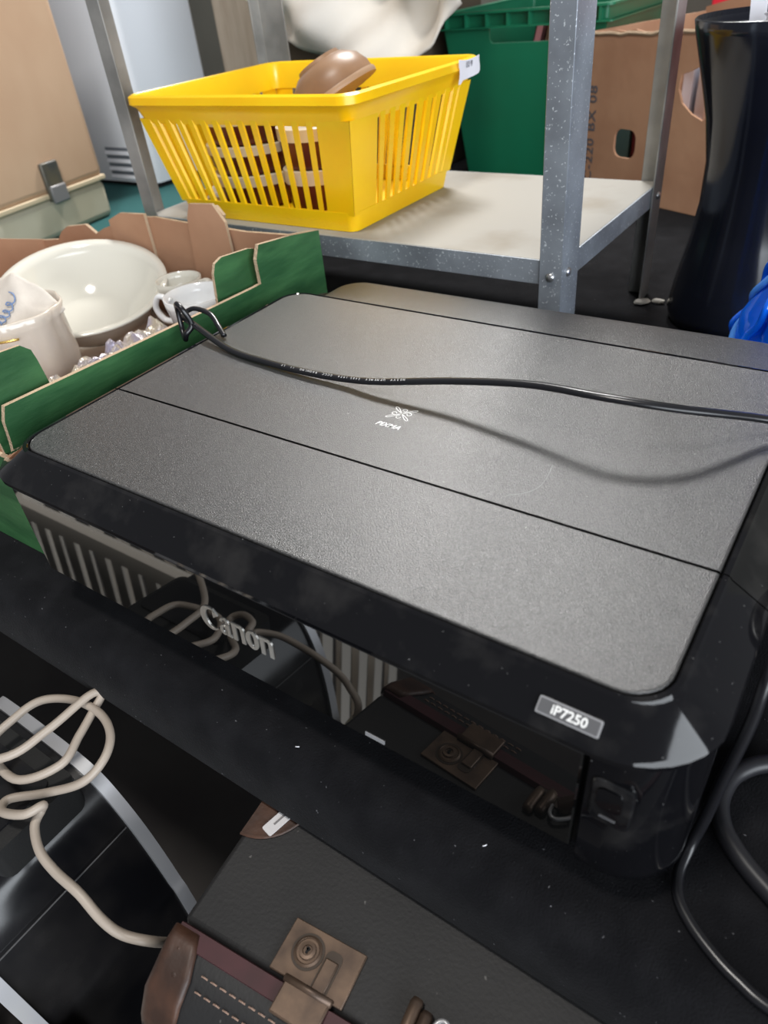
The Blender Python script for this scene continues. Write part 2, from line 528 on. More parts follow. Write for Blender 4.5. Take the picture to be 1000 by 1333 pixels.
def band_vf(o_, i_, y0, y1):
    n = len(o_)
    V, F = [], []
    for y in (y0, y1):
        V += [(x, y, z) for x, z in o_] + [(x, y, z) for x, z in i_]
    for k in range(n - 1):
        F += [(k, k + 1, n + k + 1, n + k), (2 * n + k, 3 * n + k, 3 * n + k + 1, 2 * n + k + 1),
              (k, 2 * n + k, 2 * n + k + 1, k + 1), (n + k, n + k + 1, 3 * n + k + 1, 3 * n + k)]
    return V, F


yl0, yl1 = -0.0117, -0.01245
u = 0.0125            # x-height
bz = 0.0578           # baseline
cx0 = 0.1622


def stem(x, wd, z0=0.0, z1=1.0):
    return slab([(x, bz + z0 * u), (x + wd, bz + z0 * u), (x + wd, bz + z1 * u), (x, bz + z1 * u)], 'y', yl0, yl1)


L = []
o_, i_ = arc_band(cx0 + 0.0078, bz + 0.0076, 0.0078, 0.0052, 0.0086, 0.0072, 52, 318, 0.0018)
L.append(('letter_c', join(band_vf(o_, i_, yl0, yl1), slab([(cx0 + 0.0112, bz + 0.0158), (cx0 + 0.0148, bz + 0.0120), (cx0 + 0.0108, bz + 0.0092), (cx0 + 0.0106, bz + 0.0130)], 'y', yl0, yl1))))
ax = cx0 + 0.0150
o1, i1 = arc_band(ax + 0.0030, bz + 0.0034, 0.0030, 0.0013, 0.0036, 0.0024, 0, 360, 0.0004)
o2, i2 = arc_band(ax + 0.0042, bz + 0.0088, 0.0036, 0.0016, 0.0038, 0.0026, -10, 170)
L.append(('letter_a', join(band_vf(o1, i1, yl0, yl1), band_vf(o2, i2, yl0, yl1), stem(ax + 0.0050, 0.0030, 0, 0.78), slab([(ax + 0.008, bz), (ax + 0.0094, bz), (ax + 0.008, bz + 0.0014)], 'y', yl0, yl1))))


def letter_n(x):
    o3, i3 = arc_band(x + 0.0056, bz + 0.0086, 0.0042, 0.0014, 0.0040, 0.0022, 0, 130)
    return join(stem(x + 0.0006, 0.0029), slab([(x - 0.0002, bz + u), (x + 0.0006, bz + u * 0.88), (x + 0.0006, bz + u)], 'y', yl0, yl1),
                band_vf(o3, i3, yl0, yl1), stem(x + 0.0070, 0.0029, 0, 0.70))


L.append(('letter_n', letter_n(ax + 0.0098)))
ox = ax + 0.0206
o4, i4 = arc_band(ox + 0.0049, bz + 0.0063, 0.0049, 0.0015, 0.0066, 0.0052, 0, 360, 0.0, 30)
L.append(('letter_o', band_vf(o4, i4, yl0, yl1)))
L.append(('letter_n', letter_n(ox + 0.0104)))
for nm, vf in L:
    obj(nm, lean(vf), 'silver', door)

# model badge on the sloping front rim
Bm = basis((0.3700, -0.0167, 0.11725), (1, 0, 0), (0, 0.0150, 0.0106))
bd_ = obj('model_badge', xf(prism(rr(0, 0.0253, 0, 0.0068, 0.0006, 3), -0.0006, 0.0010), Bm), 'badge_edge', pr)
obj('badge_face', xf(prism(rr(0.0007, 0.0246, 0.0007, 0.0061, 0.0004, 3), 0.0006, 0.0012), Bm), 'badge', bd_)
obj('model_name', xf(text_vf('iP7250', 0.0053, 0.0001, 0.0, 0.00012), Bm @ Matrix.Translation((0.0057, 0.0017, 0.00135))), 'white_print', bd_)

# lid print: word and pinwheel emblem
lidr = [o for o in COL.objects if o.name == 'lid_rear_panel'][0]
obj('lid_word', xf(text_vf('PIXMA', 0.0060, 0.00004, 0.25, 0.00006, 1.0), Matrix.Translation((0.1990, 0.1222, 0.12806))), 'white_print', lidr)


def ribbon(pts, wd, z, closed=True):
    n = len(pts)
    P = [Vector((x, y, 0)) for x, y in pts]
    V, F = [], []
    for i, p in enumerate(P):
        a = P[(i - 1) % n] if closed or i > 0 else p
        b = P[(i + 1) % n] if closed or i < n - 1 else p
        t_ = (b - a).normalized()
        nn = Vector((-t_.y, t_.x, 0)) * wd * 0.5
        V += [(p.x + nn.x, p.y + nn.y, z), (p.x - nn.x, p.y - nn.y, z)]
    for i in range(n if closed else n - 1):
        k = (i + 1) % n
        F.append((2 * i, 2 * i + 1, 2 * k + 1, 2 * k))
    return V, F


parts = []
ec = (0.2079, 0.1396)
for ang, ln in ((44, 0.0105), (224, 0.0105), (142, 0.0098), (322, 0.0098)):
    a = math.radians(ang)
    pts = []
    for i in range(24):
        s_ = 2 * PI * i / 24
        rl = ln * (0.5 - 0.5 * math.cos(s_))
        sw = 0.0014 * math.sin(s_) * (0.05 + 0.95 * (0.5 - 0.5 * math.cos(s_)))
        pts.append((ec[0] + rl * math.cos(a) - sw * math.sin(a), ec[1] + rl * math.sin(a) + sw * math.cos(a)))
    parts.append(ribbon(pts, 0.0005, 0.12808))
for ang, rr_ in ((92, 0.0042), (12, 0.0050), (272, 0.0042), (192, 0.0050)):
    a = math.radians(ang)
    c0 = (ec[0] + rr_ * math.cos(a), ec[1] + rr_ * math.sin(a))
    parts.append(ribbon([(c0[0] + 0.0015 * math.cos(a + q), c0[1] + 0.0015 * math.sin(a + q)) for q in [math.radians(-190 + 300 * i / 16) for i in range(17)]], 0.0005, 0.12808, False))
obj('scratch', ribbon([(p.x, p.y) for p in catmull([(0.3042, 0.0918, 0), (0.3133, 0.1002, 0), (0.3162, 0.1109, 0), (0.3139, 0.1283, 0)], 6)], 0.00022, 0.12806, False), 'badge_edge', lidr)
obj('lid_emblem', join(*parts), 'white_print', lidr)

# ------------------------------------------------------------------ cords
cd = thing('power_cord', 'black power cord lying across the printer lid, looped at its left end', 'cord', (0.2, 0.17, 0.128))
main = catmull([(-0.040, 0.186, 0.136), (-0.012, 0.176, 0.1352), (0.037, 0.1617, 0.1308), (0.080, 0.1565, 0.1308), (0.118, 0.1548, 0.1315), (0.152, 0.1555, 0.1330), (0.182, 0.1560, 0.1370),
                (0.232, 0.1625, 0.1450), (0.284, 0.1620, 0.1540), (0.330, 0.1580, 0.1580), (0.367, 0.1690, 0.1540), (0.402, 0.2010, 0.1400), (0.430, 0.2210, 0.1280), (0.452, 0.2320, 0.1050), (0.462, 0.2380, 0.060), (0.466, 0.2400, 0.004)], 12)
obj('cable', tube(main, 0.0021, 12, 1.35), 'cord', cd, smooth=True)
loop = catmull([(-0.018, 0.176, 0.1365), (-0.022, 0.174, 0.1490), (-0.030, 0.176, 0.1520), (-0.036, 0.180, 0.1450), (-0.034, 0.178, 0.1300), (-0.026, 0.172, 0.1240), (-0.0205, 0.170, 0.1300)], 10, True)
obj('cable_loop', tube(loop + [loop[0]], 0.0019, 10, 1.2), 'cord', cd, smooth=True)
back = catmull([(-0.038, 0.186, 0.1385), (-0.030, 0.192, 0.1420), (-0.012, 0.192, 0.1400), (0.002, 0.186, 0.1340), (0.014, 0.1790, 0.1312)], 10)
obj('cable_end', tube(back, 0.0019, 10, 1.25), 'cord', cd, smooth=True)
# print on the cable, running upside down as seen from the front
cum = [0.0]
for i in range(1, len(main)):
    cum.append(cum[-1] + (main[i] - main[i - 1]).length)
cpos = Vector(CP)


def at_len(s):
    for i in range(1, len(main)):
        if cum[i] >= s:
            k = (s - cum[i - 1]) / (cum[i] - cum[i - 1])
            return main[i - 1].lerp(main[i], k), (main[i] - main[i - 1]).normalized()
    return main[-1], Vector((1, 0, 0))


s0 = 0.142
for word, gap in (('LF', 0.004), ('II', 0.005), ('BAOHING', 0.004), ('CCCC', 0.004), ('1974', 0.0015), ('E485', 0.004), ('UPMEMEV', 0.003), ('H03VV', 0.0)):
    for chx in (reversed(word)):
        p_, t_ = at_len(s0)
        vdir = (cpos - p_).normalized()
        nrm = (vdir - t_ * vdir.dot(t_)).normalized()
        nrm = (nrm + Vector((0, 0, 0.9))).normalized()
        nrm = (nrm - t_ * nrm.dot(t_)).normalized()
        B = basis(p_ + nrm * 0.00262, -t_, -nrm.cross(t_))
        # ex = -t (upside down), ey chosen so the face looks along nrm
        ey = nrm.cross(-t_)
        B = basis(p_ + nrm * 0.00265 - ey * 0.0007, -t_, ey)
        obj('print_letter', xf(text_vf(chx, 0.0022, 0.00002), B), 'white_print', cd)
        s0 += 0.0023
    s0 += gap

c2 = catmull([(0.452, 0.145, 0.098), (0.4475, 0.110, 0.116), (0.4425, 0.075, 0.116), (0.4415, 0.056, 0.103), (0.4412, 0.047, 0.082), (0.4385, 0.038, 0.052), (0.4365, 0.0315, 0.026), (0.4345, 0.0250, 0.010), (0.4335, 0.013, 0.0042),
              (0.4365, 0.002, 0.0035), (0.444, -0.0062, 0.0032), (0.455, -0.0135, 0.0032), (0.466, -0.0185, 0.0032), (0.482, -0.0225, 0.0032), (0.520, -0.022, 0.0032), (0.56, 0.01, 0.0032)], 12)
tag(obj('power_cord', tube(c2, 0.0021, 12, 1.3, (0, 1, 0.2)), 'cord', smooth=True, origin=(0.45, 0.0, 0.0)), 'thin flat black cord hanging past the front right corner of the printer', 'cord')
c3 = catmull([(0.62, 0.115, 0.0052), (0.53, 0.105, 0.0052), (0.475, 0.0985, 0.0052), (0.456, 0.0915, 0.0052), (0.4445, 0.0790, 0.0052), (0.4405, 0.066, 0.0052), (0.4415, 0.053, 0.0052), (0.449, 0.0395, 0.0052), (0.469, 0.0245, 0.0052), (0.51, 0.005, 0.0052), (0.58, -0.01, 0.0052)], 12)
tag(obj('thick_cable', tube(c3, 0.0046, 14, 1.0), 'cord_grey', smooth=True, origin=(0.46, 0.06, 0.0)), 'thick grey black cable curving on the felt right of the printer', 'cable')

# ------------------------------------------------------------------ steel rack
rk = thing('steel_shelf_unit', 'galvanised steel rack with one pale shelf behind the printer', 'shelf', (-0.08, 0.55, 0.0))


def angle_post(x, y, sx, sy, wd=0.035, z1=0.75, mt='steel', th=0.0022, wy=None):
    wy = wy or wd
    # L profile: corner at (x, y); flanges run towards sx along x and sy along y
    P = [(0, 0), (wd, 0), (wd, th), (th, th), (th, wy), (0, wy)]
    P = [(x + a * sx, y + b * sy) for a, b in P]
    return obj('upright', prism(P, 0.0, z1), mt, rk, bevel=0.0005, seg=1)


ZS0, ZS1 = 0.108, 0.130
RX0, RX1, RY0, RY1 = -0.358, 0.1965, 0.418, 0.702
angle_post(RX1, RY0, -1, 1, 0.0215, wy=0.039)
angle_post(RX0, RY0, 1, 1, 0.021, wy=0.03, mt='steel_dark')
angle_post(RX1, RY1, -1, -1, 0.024, mt='steel_dark', wy=0.03)
angle_post(RX0 - 0.012, RY1, 1, -1, 0.044, mt='steel_dark', wy=0.02)
obj('shelf_board', box(RX0 + 0.004, RX1 - 0.0035, RY0 + 0.0035, RY1 - 0.004, ZS1 - 0.004, ZS1), 'board', rk, bevel=0.001)
obj('shelf_lip', box(RX0 + 0.0035, RX1 - 0.0030, RY0 + 0.0024, RY0 + 0.0042, ZS0, ZS1 - 0.0005), 'steel', rk)
obj('shelf_lip', box(RX0 + 0.0035, RX1 - 0.0030, RY1 - 0.0042, RY1 - 0.0024, ZS0, ZS1 - 0.0005), 'steel', rk)
obj('shelf_lip', box(RX1 - 0.0042, RX1 - 0.0024, RY0 + 0.004, RY1 - 0.004, ZS0, ZS1 - 0.0005), 'steel', rk)
obj('shelf_lip', box(RX0 + 0.0024, RX0 + 0.0042, RY0 + 0.004, RY1 - 0.004, ZS0, ZS1 - 0.0005), 'steel', rk)
bolt = lathe([(0.0042, 0), (0.0042, 0.0008), (0.0030, 0.0022), (0.0008, 0.0028)], (0, 0, 0), 14)
for (px, py, pz, ex, ey) in ((0.186, RY0, 0.116, (1, 0, 0), (0, 0, 1)), (RX1, RY0 + 0.014, 0.118, (0, 1, 0), (0, 0, 1)), (RX1, RY1 - 0.014, 0.118, (0, 1, 0), (0, 0, 1)), (RX0 + 0.02, RY0, 0.116, (1, 0, 0), (0, 0, 1))):
    obj('bolt', xf(bolt, basis((px, py, pz), ex, ey)), 'bolt', rk, smooth=True)
for q, (px, py) in enumerate(((0.200, 0.668), (0.217, 0.676))):
    V, F = lathe([(0.004, 0), (0.009 - 0.003 * q, 0.002), (0.007 - 0.002 * q, 0.004), (0.002, 0.005)], (px, py, 0.0005), 11)
    V = [(x + 0.004 * noise.noise(Vector((x * 90, y * 90, z * 90 + q))), y + 0.004 * noise.noise(Vector((y * 90, x * 90, z * 60))), z) for x, y, z in V]
    tag(obj('plaster_crumb', (V, F), 'board', origin=(px, py, 0.0005)), ('larger' if q == 0 else 'smaller') + ' pale crumb of plaster at the foot of the rear right rack upright', 'crumb')

# ------------------------------------------------------------------ yellow basket
bk = thing('yellow_basket', 'bright yellow slatted plastic basket standing on the pale shelf', 'basket', (-0.175, 0.54, ZS1))
BB = (-0.297, -0.042, 0.436, 0.628)     # bottom outline
BT = (-0.326, -0.016, 0.414, 0.662)     # rim outline
bz0, bz1 = ZS1 + 0.0005, 0.2625


def bk_ring(f, ins, z, r):
    a = [BB[i] + (BT[i] - BB[i]) * f for i in range(4)]
    return [(x, y, z) for x, y in rr(a[0] + ins, a[1] - ins, a[2] + ins, a[3] - ins, r, 6)]


def zf(f):
    return bz0 + (bz1 - bz0) * f


obj('base', loft([bk_ring(0, 0.0, bz0, 0.010), bk_ring(0.15, 0.0, zf(0.15), 0.012), bk_ring(0.15, 0.003, zf(0.15), 0.010), bk_ring(0.03, 0.003, zf(0.03), 0.008)]), 'yellow', bk, auto=40)
obj('rim', loft([bk_ring(0.80, 0.002, zf(0.78), 0.012), bk_ring(0.86, -0.001, zf(0.86), 0.014), bk_ring(0.90, -0.002, zf(0.90), 0.014), bk_ring(0.94, -0.007, zf(0.93), 0.018), bk_ring(1.0, -0.005, zf(0.985), 0.018), bk_ring(1.0, -0.002, zf(1.0), 0.018),
                 bk_ring(1.0, 0.001, zf(0.985), 0.016), bk_ring(0.80, 0.005, zf(0.78), 0.010), bk_ring(0.80, 0.002, zf(0.78), 0.012)], False, False), 'yellow', bk, auto=40)


def bk_pt(side, s, f, ins):
    a = [BB[i] + (BT[i] - BB[i]) * f for i in range(4)]
    x0, x1, y0, y1 = a[0] + ins, a[1] - ins, a[2] + ins, a[3] - ins
    z = zf(f)
    return {'f': (x0 + (x1 - x0) * s, y0, z), 'b': (x0 + (x1 - x0) * s, y1, z), 'l': (x0, y0 + (y1 - y0) * s, z), 'r': (x1, y0 + (y1 - y0) * s, z)}[side]


def slat(side, s0, s1, nm='slat', bow=0.0):
    lo, hi = 0.13, 0.82
    V = []
    for f in (lo, 0.35, 0.60, hi):
        for ins in (0.0004, 0.0030):
            for s in (s0, s1):
                V.append(bk_pt(side, s, f, ins))
    F = []
    for k in range(3):
        o0, o1 = 4 * k, 4 * k + 4
        for a, b in ((0, 1), (1, 3), (3, 2), (2, 0)):
            F.append((o0 + a, o0 + b, o1 + b, o1 + a))
    F += [(0, 1, 3, 2), (12, 14, 15, 13)]
    return obj(nm, (V, F), 'yellow', bk)


for side, n_, c0, c1 in (('f', 13, 0.055, 0.865), ('b', 13, 0.10, 0.90), ('l', 9, 0.12, 0.88), ('r', 9, 0.20, 0.90)):
    for i in range(n_):
        cc = c0 + (c1 - c0) * (i + 0.5) / n_
        wv = (c1 - c0) / n_ * (0.21 if side in 'fb' else 0.25)
        slat(side, cc - wv, cc + wv)
    slat(side, 0.0012, c0, 'corner_post')
    slat(side, c1, 0.9988, 'corner_post')
# price sticker on the right rim
st = basis((-0.0100, 0.604, 0.2435), (0.0, 1, 0.0), (0.10, 0, 1))
V = []
nx, nz = 8, 4
for j in range(nz + 1):
    for i in range(nx + 1):
        u_, v_ = i / nx, j / nz
        V.append((0.046 * u_ + 0.002 * math.sin(5 * v_), 0.021 * v_ * (1 - 0.12 * math.sin(3 * u_)) + (0.004 * (u_ - 0.2) ** 2 if j == 0 else 0) - (0.003 if i < 2 and j == 0 else 0), 0.0012 + 0.0006 * math.sin(6 * u_ + 2)))
F = [(j * (nx + 1) + i, j * (nx + 1) + i + 1, (j + 1) * (nx + 1) + i + 1, (j + 1) * (nx + 1) + i) for j in range(nz) for i in range(nx)]
sk = obj('price_sticker', xf((V, F), st), 'sticker', bk, smooth=True)
obj('sticker_writing', xf(text_vf('10 9', 0.0085, 0.00005), st @ Matrix.Translation((0.014, 0.0115, 0.0022))), 'ink', sk)

# crockery in the basket


def bowl_prof(R, h, foot, th=0.003):
    return [(0.0005, 0.0), (foot, 0.0), (foot, 0.004), (R * 0.72, h * 0.35), (R * 0.93, h * 0.75), (R, h), (R - th, h), (R * 0.93 - th, h * 0.75), (R * 0.72 - th, h * 0.38), (foot * 0.9, 0.0075), (0.0005, 0.007)]


def casserole(x, y, z, R, h, label, mt='terracotta', rimmt='cream_glaze', group=None):
    c_ = thing('earthenware_bowl', label, 'bowl', (x, y, z), 0, group)
    obj('body', lathe([(0.0005, 0), (R * 0.86, 0), (R * 0.95, h * 0.25), (R, h * 0.70), (R - 0.004, h * 0.70), (R * 0.9, h * 0.25), (R * 0.8, 0.004), (0.0005, 0.004)], (x, y, z), 40), mt, c_, auto=40)
    obj('rim_band', lathe([(R - 0.003, h * 0.70), (R + 0.001, h * 0.70), (R + 0.0015, h), (R - 0.0015, h + 0.001), (R - 0.004, h)], (x, y, z), 40), rimmt, c_, auto=40)
    return c_


zb = ZS1 + 0.0055
for k, (lab, h) in enumerate((('lowest dark red bowl of the left stack in the yellow basket', 0.036), ('middle dark red bowl of the left stack in the yellow basket', 0.030), ('topmost dark red bowl of the left stack in the yellow basket', 0.030))):
    casserole(-0.232, 0.506, zb, 0.054 + 0.002 * k, h, lab)
    zb += h + 0.0015
zb = ZS1 + 0.0055
for k, (lab, h) in enumerate((('lower red brown bowl of the right stack in the yellow basket', 0.046), ('upper dark red bowl of the right stack in the yellow basket', 0.040))):
    casserole(-0.128, 0.492, zb, 0.038 + 0.001 * k, h, lab)
    zb += h + 0.0015
tb = thing('brown_bowl', 'plain brown stoneware bowl tipped on its side on top of the yellow basket', 'bowl', (-0.132, 0.545, 0.232))
Mb = Matrix.Translation((-0.134, 0.548, 0.2400)) @ Vector((0, 0, -1)).rotation_difference(Vector((0.42, 0.10, -0.80))).to_matrix().to_4x4()
R_ = 0.050
obj('shell', xf(lathe([(R_, 0), (R_ * 0.97, 0.012), (R_ * 0.84, 0.024), (R_ * 0.60, 0.033), (R_ * 0.52, 0.0345), (R_ * 0.50, 0.038), (R_ * 0.44, 0.038), (R_ * 0.43, 0.0355), (0.0005, 0.0355), (0.0005, 0.032), (R_ * 0.56, 0.030), (R_ * 0.79, 0.022), (R_ * 0.92, 0.011), (R_ * 0.95, 0)], (0, 0, 0), 44), Mb), 'brown_bowl', tb, auto=40)
obj('lip', xf(lathe([(R_ - 0.003, -0.002), (R_ + 0.0016, -0.002), (R_ + 0.0022, 0.001), (R_ + 0.001, 0.004), (R_ - 0.003, 0.004)], (0, 0, 0), 44), Mb), 'brown_lip', tb, auto=40)


def crumple(name, x0, x1, y0, y1, z, amp, fr, m, label, cat, n=26, seed=0.0, solid=0.0006, rise=None):
    V, F = [], []
    for j in range(n + 1):
        for i in range(n + 1):
            u_, v_ = i / n, j / n
            x, y = x0 + (x1 - x0) * u_, y0 + (y1 - y0) * v_
            h = abs(noise.noise(Vector((x * fr, y * fr, seed)))) + 0.5 * abs(noise.noise(Vector((x * fr * 2.3, y * fr * 2.3, seed + 5))))
            V.append((x + 0.3 * amp * noise.noise(Vector((x * fr, y * fr, seed + 9))), y, z + amp * h + (rise(u_, v_) if rise else 0)))
    for j in range(n):
        for i in range(n):
            k = j * (n + 1) + i
            F.append((k, k + 1, k + n + 2, k + n + 1))
    o = obj(name, (V, F), m, smooth=False, origin=((x0 + x1) / 2, (y0 + y1) / 2, z), solid=solid)
    return tag(o, label, cat)


crumple('wrapping_paper', -0.285, -0.252, 0.450, 0.610, ZS1 + 0.008, 0.03, 40, 'tissue', 'crumpled pale paper at the left end inside the yellow basket', 'paper', seed=3.0)

# ------------------------------------------------------------------ green cardboard tray with china
ty = thing('cardboard_tray', 'torn green printed cardboard tray full of china left of the printer', 'tray', (-0.28, 0.19, 0.0))


def panel(name, outline, axis, a, b, mats, label=None):
    """mats: (face at a, face at b, edge)"""
    V, F = slab(outline, axis, a, b)
    n = len(outline)
    idx = [2] * n + [0, 1]
    o = obj(name, (V, F, idx), None, ty, mats=mats)
    if label:
        o['label'] = label
    return o


GI = ('kraft', 'greenprint', 'kraft_edge')
GO = ('greenprint', 'kraft', 'kraft_edge')
panel('side_panel', [(0.012, 0.001), (0.378, 0.001), (0.378, 0.150), (0.336, 0.157), (0.292, 0.162), (0.286, 0.150), (0.286, 0.128), (0.275, 0.128), (0.189, 0.130), (0.10, 0.1325), (0.054, 0.134), (0.021, 0.135), (0.0165, 0.125), (0.0145, 0.108), (0.0125, 0.098), (0.012, 0.090)], 'x', -0.047, -0.043, GI)
panel('corner_tab', [(0.232, 0.05), (0.303, 0.05), (0.303, 0.110), (0.297, 0.156), (0.290, 0.158), (0.256, 0.161), (0.247, 0.158), (0.243, 0.150)], 'x', -0.058, -0.055, ('greenprint', 'greenprint', 'kraft_edge'))
panel('corner_tab', [(0.012, 0.05), (0.070, 0.05), (0.066, 0.110), (0.062, 0.150), (0.0605, 0.158), (0.054, 0.164), (0.030, 0.166), (0.012, 0.166)], 'x', -0.058, -0.055, ('greenprint', 'greenprint', 'kraft_edge'))
panel('end_panel', [(-0.54, 0.001), (-0.047, 0.001), (-0.047, 0.150), (-0.085, 0.142), (-0.145, 0.140), (-0.178, 0.141), (-0.172, 0.155), (-0.181, 0.164), (-0.222, 0.161), (-0.231, 0.142), (-0.288, 0.1445), (-0.33, 0.1415), (-0.352, 0.136), (-0.372, 0.129), (-0.392, 0.123), (-0.411, 0.115), (-0.428, 0.125), (-0.470, 0.119), (-0.487, 0.111), (-0.5, 0.10), (-0.54, 0.095)], 'y', 0.376, 0.380, GI)
panel('end_flap', [(-0.37, 0.02), (-0.30, 0.02), (-0.30, 0.148), (-0.345, 0.146), (-0.37, 0.136)], 'y', 0.3715, 0.3755, ('kraft', 'kraft', 'kraft_edge'))
panel('torn_flap', [(-0.232, 0.06), (-0.160, 0.06), (-0.164, 0.150), (-0.170, 0.158), (-0.178, 0.168), (-0.214, 0.166), (-0.222, 0.150)], 'y', 0.3685, 0.372, ('kraft', 'kraft', 'kraft_edge'))
panel('back_panel', [(0.012, 0.001), (0.38, 0.001), (0.38, 0.095), (0.30, 0.12), (0.05, 0.12), (0.012, 0.10)], 'x', -0.544, -0.540, GO)
panel('near_end_panel', [(-0.54, 0.001), (-0.047, 0.001), (-0.047, 0.098), (-0.54, 0.098)], 'y', 0.008, 0.012, GO)
panel('bottom', [(-0.54, 0.012), (-0.047, 0.012), (-0.047, 0.376), (-0.54, 0.376)], 'z', 0.001, 0.005, ('kraft', 'kraft', 'kraft_edge'))

# stacked soup plates
tag(obj('china_plate', lathe([(0.0005, 0.0), (0.050, 0.0), (0.054, 0.006), (0.080, 0.020), (0.088, 0.026), (0.086, 0.029), (0.050, 0.010), (0.0005, 0.008)], (-0.328, 0.280, 0.005), 56), 'china', smooth=True, origin=(-0.328, 0.280, 0.005)),
    'lower ivory china plate stacked under the wide bowl in the green tray', 'plate')
wb = thing('china_bowl', 'wide ivory china serving bowl, the largest dish in the green tray', 'bowl', (-0.327, 0.281, 0.045))
Mt = Matrix.Translation((-0.327, 0.281, 0.045)) @ Matrix.Scale(0.87, 4) @ Matrix.Rotation(math.radians(8), 4, 'X') @ Matrix.Rotation(math.radians(13), 4, 'Y')
obj('shell', xf(lathe([(0.0005, 0.0), (0.050, 0.0), (0.054, 0.008), (0.088, 0.030), (0.100, 0.052), (0.104, 0.0575), (0.1095, 0.060), (0.1085, 0.0625), (0.099, 0.0605), (0.094, 0.054), (0.082, 0.034), (0.050, 0.014), (0.046, 0.0125), (0.0005, 0.012)], (0, 0, 0), 64), Mt), 'china', wb, smooth=True)

sb = thing('sugar_bowl', 'tall fluted cream china bowl with a gilt line, holding tissue paper', 'bowl', (-0.250, 0.152, 0.006))
sbp = [(0.0005, 0.0), (0.034, 0.0), (0.036, 0.006), (0.042, 0.030), (0.046, 0.070), (0.044, 0.108), (0.047, 0.119), (0.045, 0.120), (0.042, 0.108), (0.043, 0.070), (0.044, 0.034), (0.030, 0.010), (0.0005, 0.009)]
obj('shell', lathe(sbp, (-0.250, 0.152, 0.006), 64, flute=0.06, fn=8), 'china_pink', sb, smooth=True)
gl = []
for i in range(9):
    a = math.radians(-62 + 4.2 * i)
    gl.append(Vector((-0.250 + 0.0490 * math.cos(a), 0.152 + 0.0490 * math.sin(a), 0.111)))
obj('gilt_line', tube(gl, 0.0012, 8), 'gold', sb, smooth=True)
# tissue paper cone standing in the bowl
V, F = [], []
nn = 22
for j in range(nn + 1):
    for i in range(nn + 1):
        u_, v_ = i / nn, j / nn
        x = -0.288 + 0.076 * u_
        y = 0.129 + 0.045 * v_ + 0.012 * u_
        z = 0.088 + 0.058 * v_ * (1 - 0.45 * u_) + 0.012 * math.sin(3.0 * u_) + 0.010 * noise.noise(Vector((u_ * 3, v_ * 3, 1.7)))
        V.append((x, y, z))
for j in range(nn):
    for i in range(nn):
        k = j * (nn + 1) + i
        F.append((k, k + 1, k + nn + 2, k + nn + 1))
ti = tag(obj('tissue_paper', (V, F), 'tissue', smooth=True, origin=(-0.226, 0.168, 0.09), solid=0.0006), 'folded cream tissue paper with blue print sticking out of the fluted bowl', 'paper')

def tis(u_, v_, dz=0.0016):
    return (-0.288 + 0.076 * u_, 0.129 + 0.045 * v_ + 0.012 * u_ - dz, 0.088 + 0.058 * v_ * (1 - 0.45 * u_) + 0.012 * math.sin(3.0 * u_) + 0.010 * noise.noise(Vector((u_ * 3, v_ * 3, 1.7))) + dz)


sq = [tis(0.42 + 0.07 * math.cos(k * 1.25), 0.12 + 0.55 * k / 22 + 0.05 * math.sin(k * 1.25)) for k in range(23)]
FR[ti] = Matrix.Translation((-0.226, 0.168, 0.09))
obj('blue_motif', tube(catmull(sq, 4), 0.0007, 6), 'blue_print', ti, smooth=True)

for (cx, cy, cz, R, h, lab, ha, tilt, mt) in ((-0.158, 0.302, 0.052, 0.035, 0.046, 'white china cup beside the green corner flap of the tray', None, 0, 'china_white'),
                                              (-0.224, 0.336, 0.060, 0.026, 0.034, 'white china cup with handle at the back of the tray behind the wide bowl', 20, 0, 'china')):
    c_ = thing('china_cup', lab, 'cup', (cx, cy, cz))
    obj('cup_body', lathe([(0.0005, 0.0), (R * 0.55, 0.0), (R * 0.58, 0.003), (R * 0.86, h * 0.4), (R * 0.97, h * 0.8), (R, h), (R - 0.002, h), (R * 0.92, h * 0.78), (R * 0.80, h * 0.4), (R * 0.5, 0.005), (0.0005, 0.005)], (cx, cy, cz), 44), mt, c_, smooth=True)
    hb = math.radians(ha if ha is not None else 200)
    dx, dy = math.cos(hb), math.sin(hb)
    hp = catmull([(cx + dx * R * 0.90, cy + dy * R * 0.90, cz + h * 0.82), (cx + dx * (R + 0.010), cy + dy * (R + 0.010), cz + h * 0.92), (cx + dx * (R + 0.017), cy + dy * (R + 0.017), cz + h * 0.65), (cx + dx * (R + 0.010), cy + dy * (R + 0.010), cz + h * 0.36), (cx + dx * R * 0.80, cy + dy * R * 0.80, cz + h * 0.32)], 8)
    obj('handle', tube(hp, 0.003, 10, 1.4, (0, 0, 1)), mt, c_, smooth=True)
# dishes under the cups (saucers carry them)
for (cx, cy, cz, R, lab) in ((-0.158, 0.302, 0.0445, 0.045, 'small white saucer under the white cup by the green corner flap'), (-0.224, 0.336, 0.0525, 0.020, 'small ivory dish under the cup with handle')):
    tag(obj('saucer', lathe([(0.0005, 0.0), (R * 0.6, 0.0), (R, 0.006), (R * 0.98, 0.0072), (R * 0.55, 0.003), (0.0005, 0.003)], (cx, cy, cz), 40), 'china', smooth=True, origin=(cx, cy, cz)), lab, 'saucer')
crumple('foil_wrap', -0.185, -0.068, 0.090, 0.262, 0.066, 0.028, 46, 'foil', 'crumpled shiny foil packing between the china and the tray side', 'foil', n=44, seed=11.0)

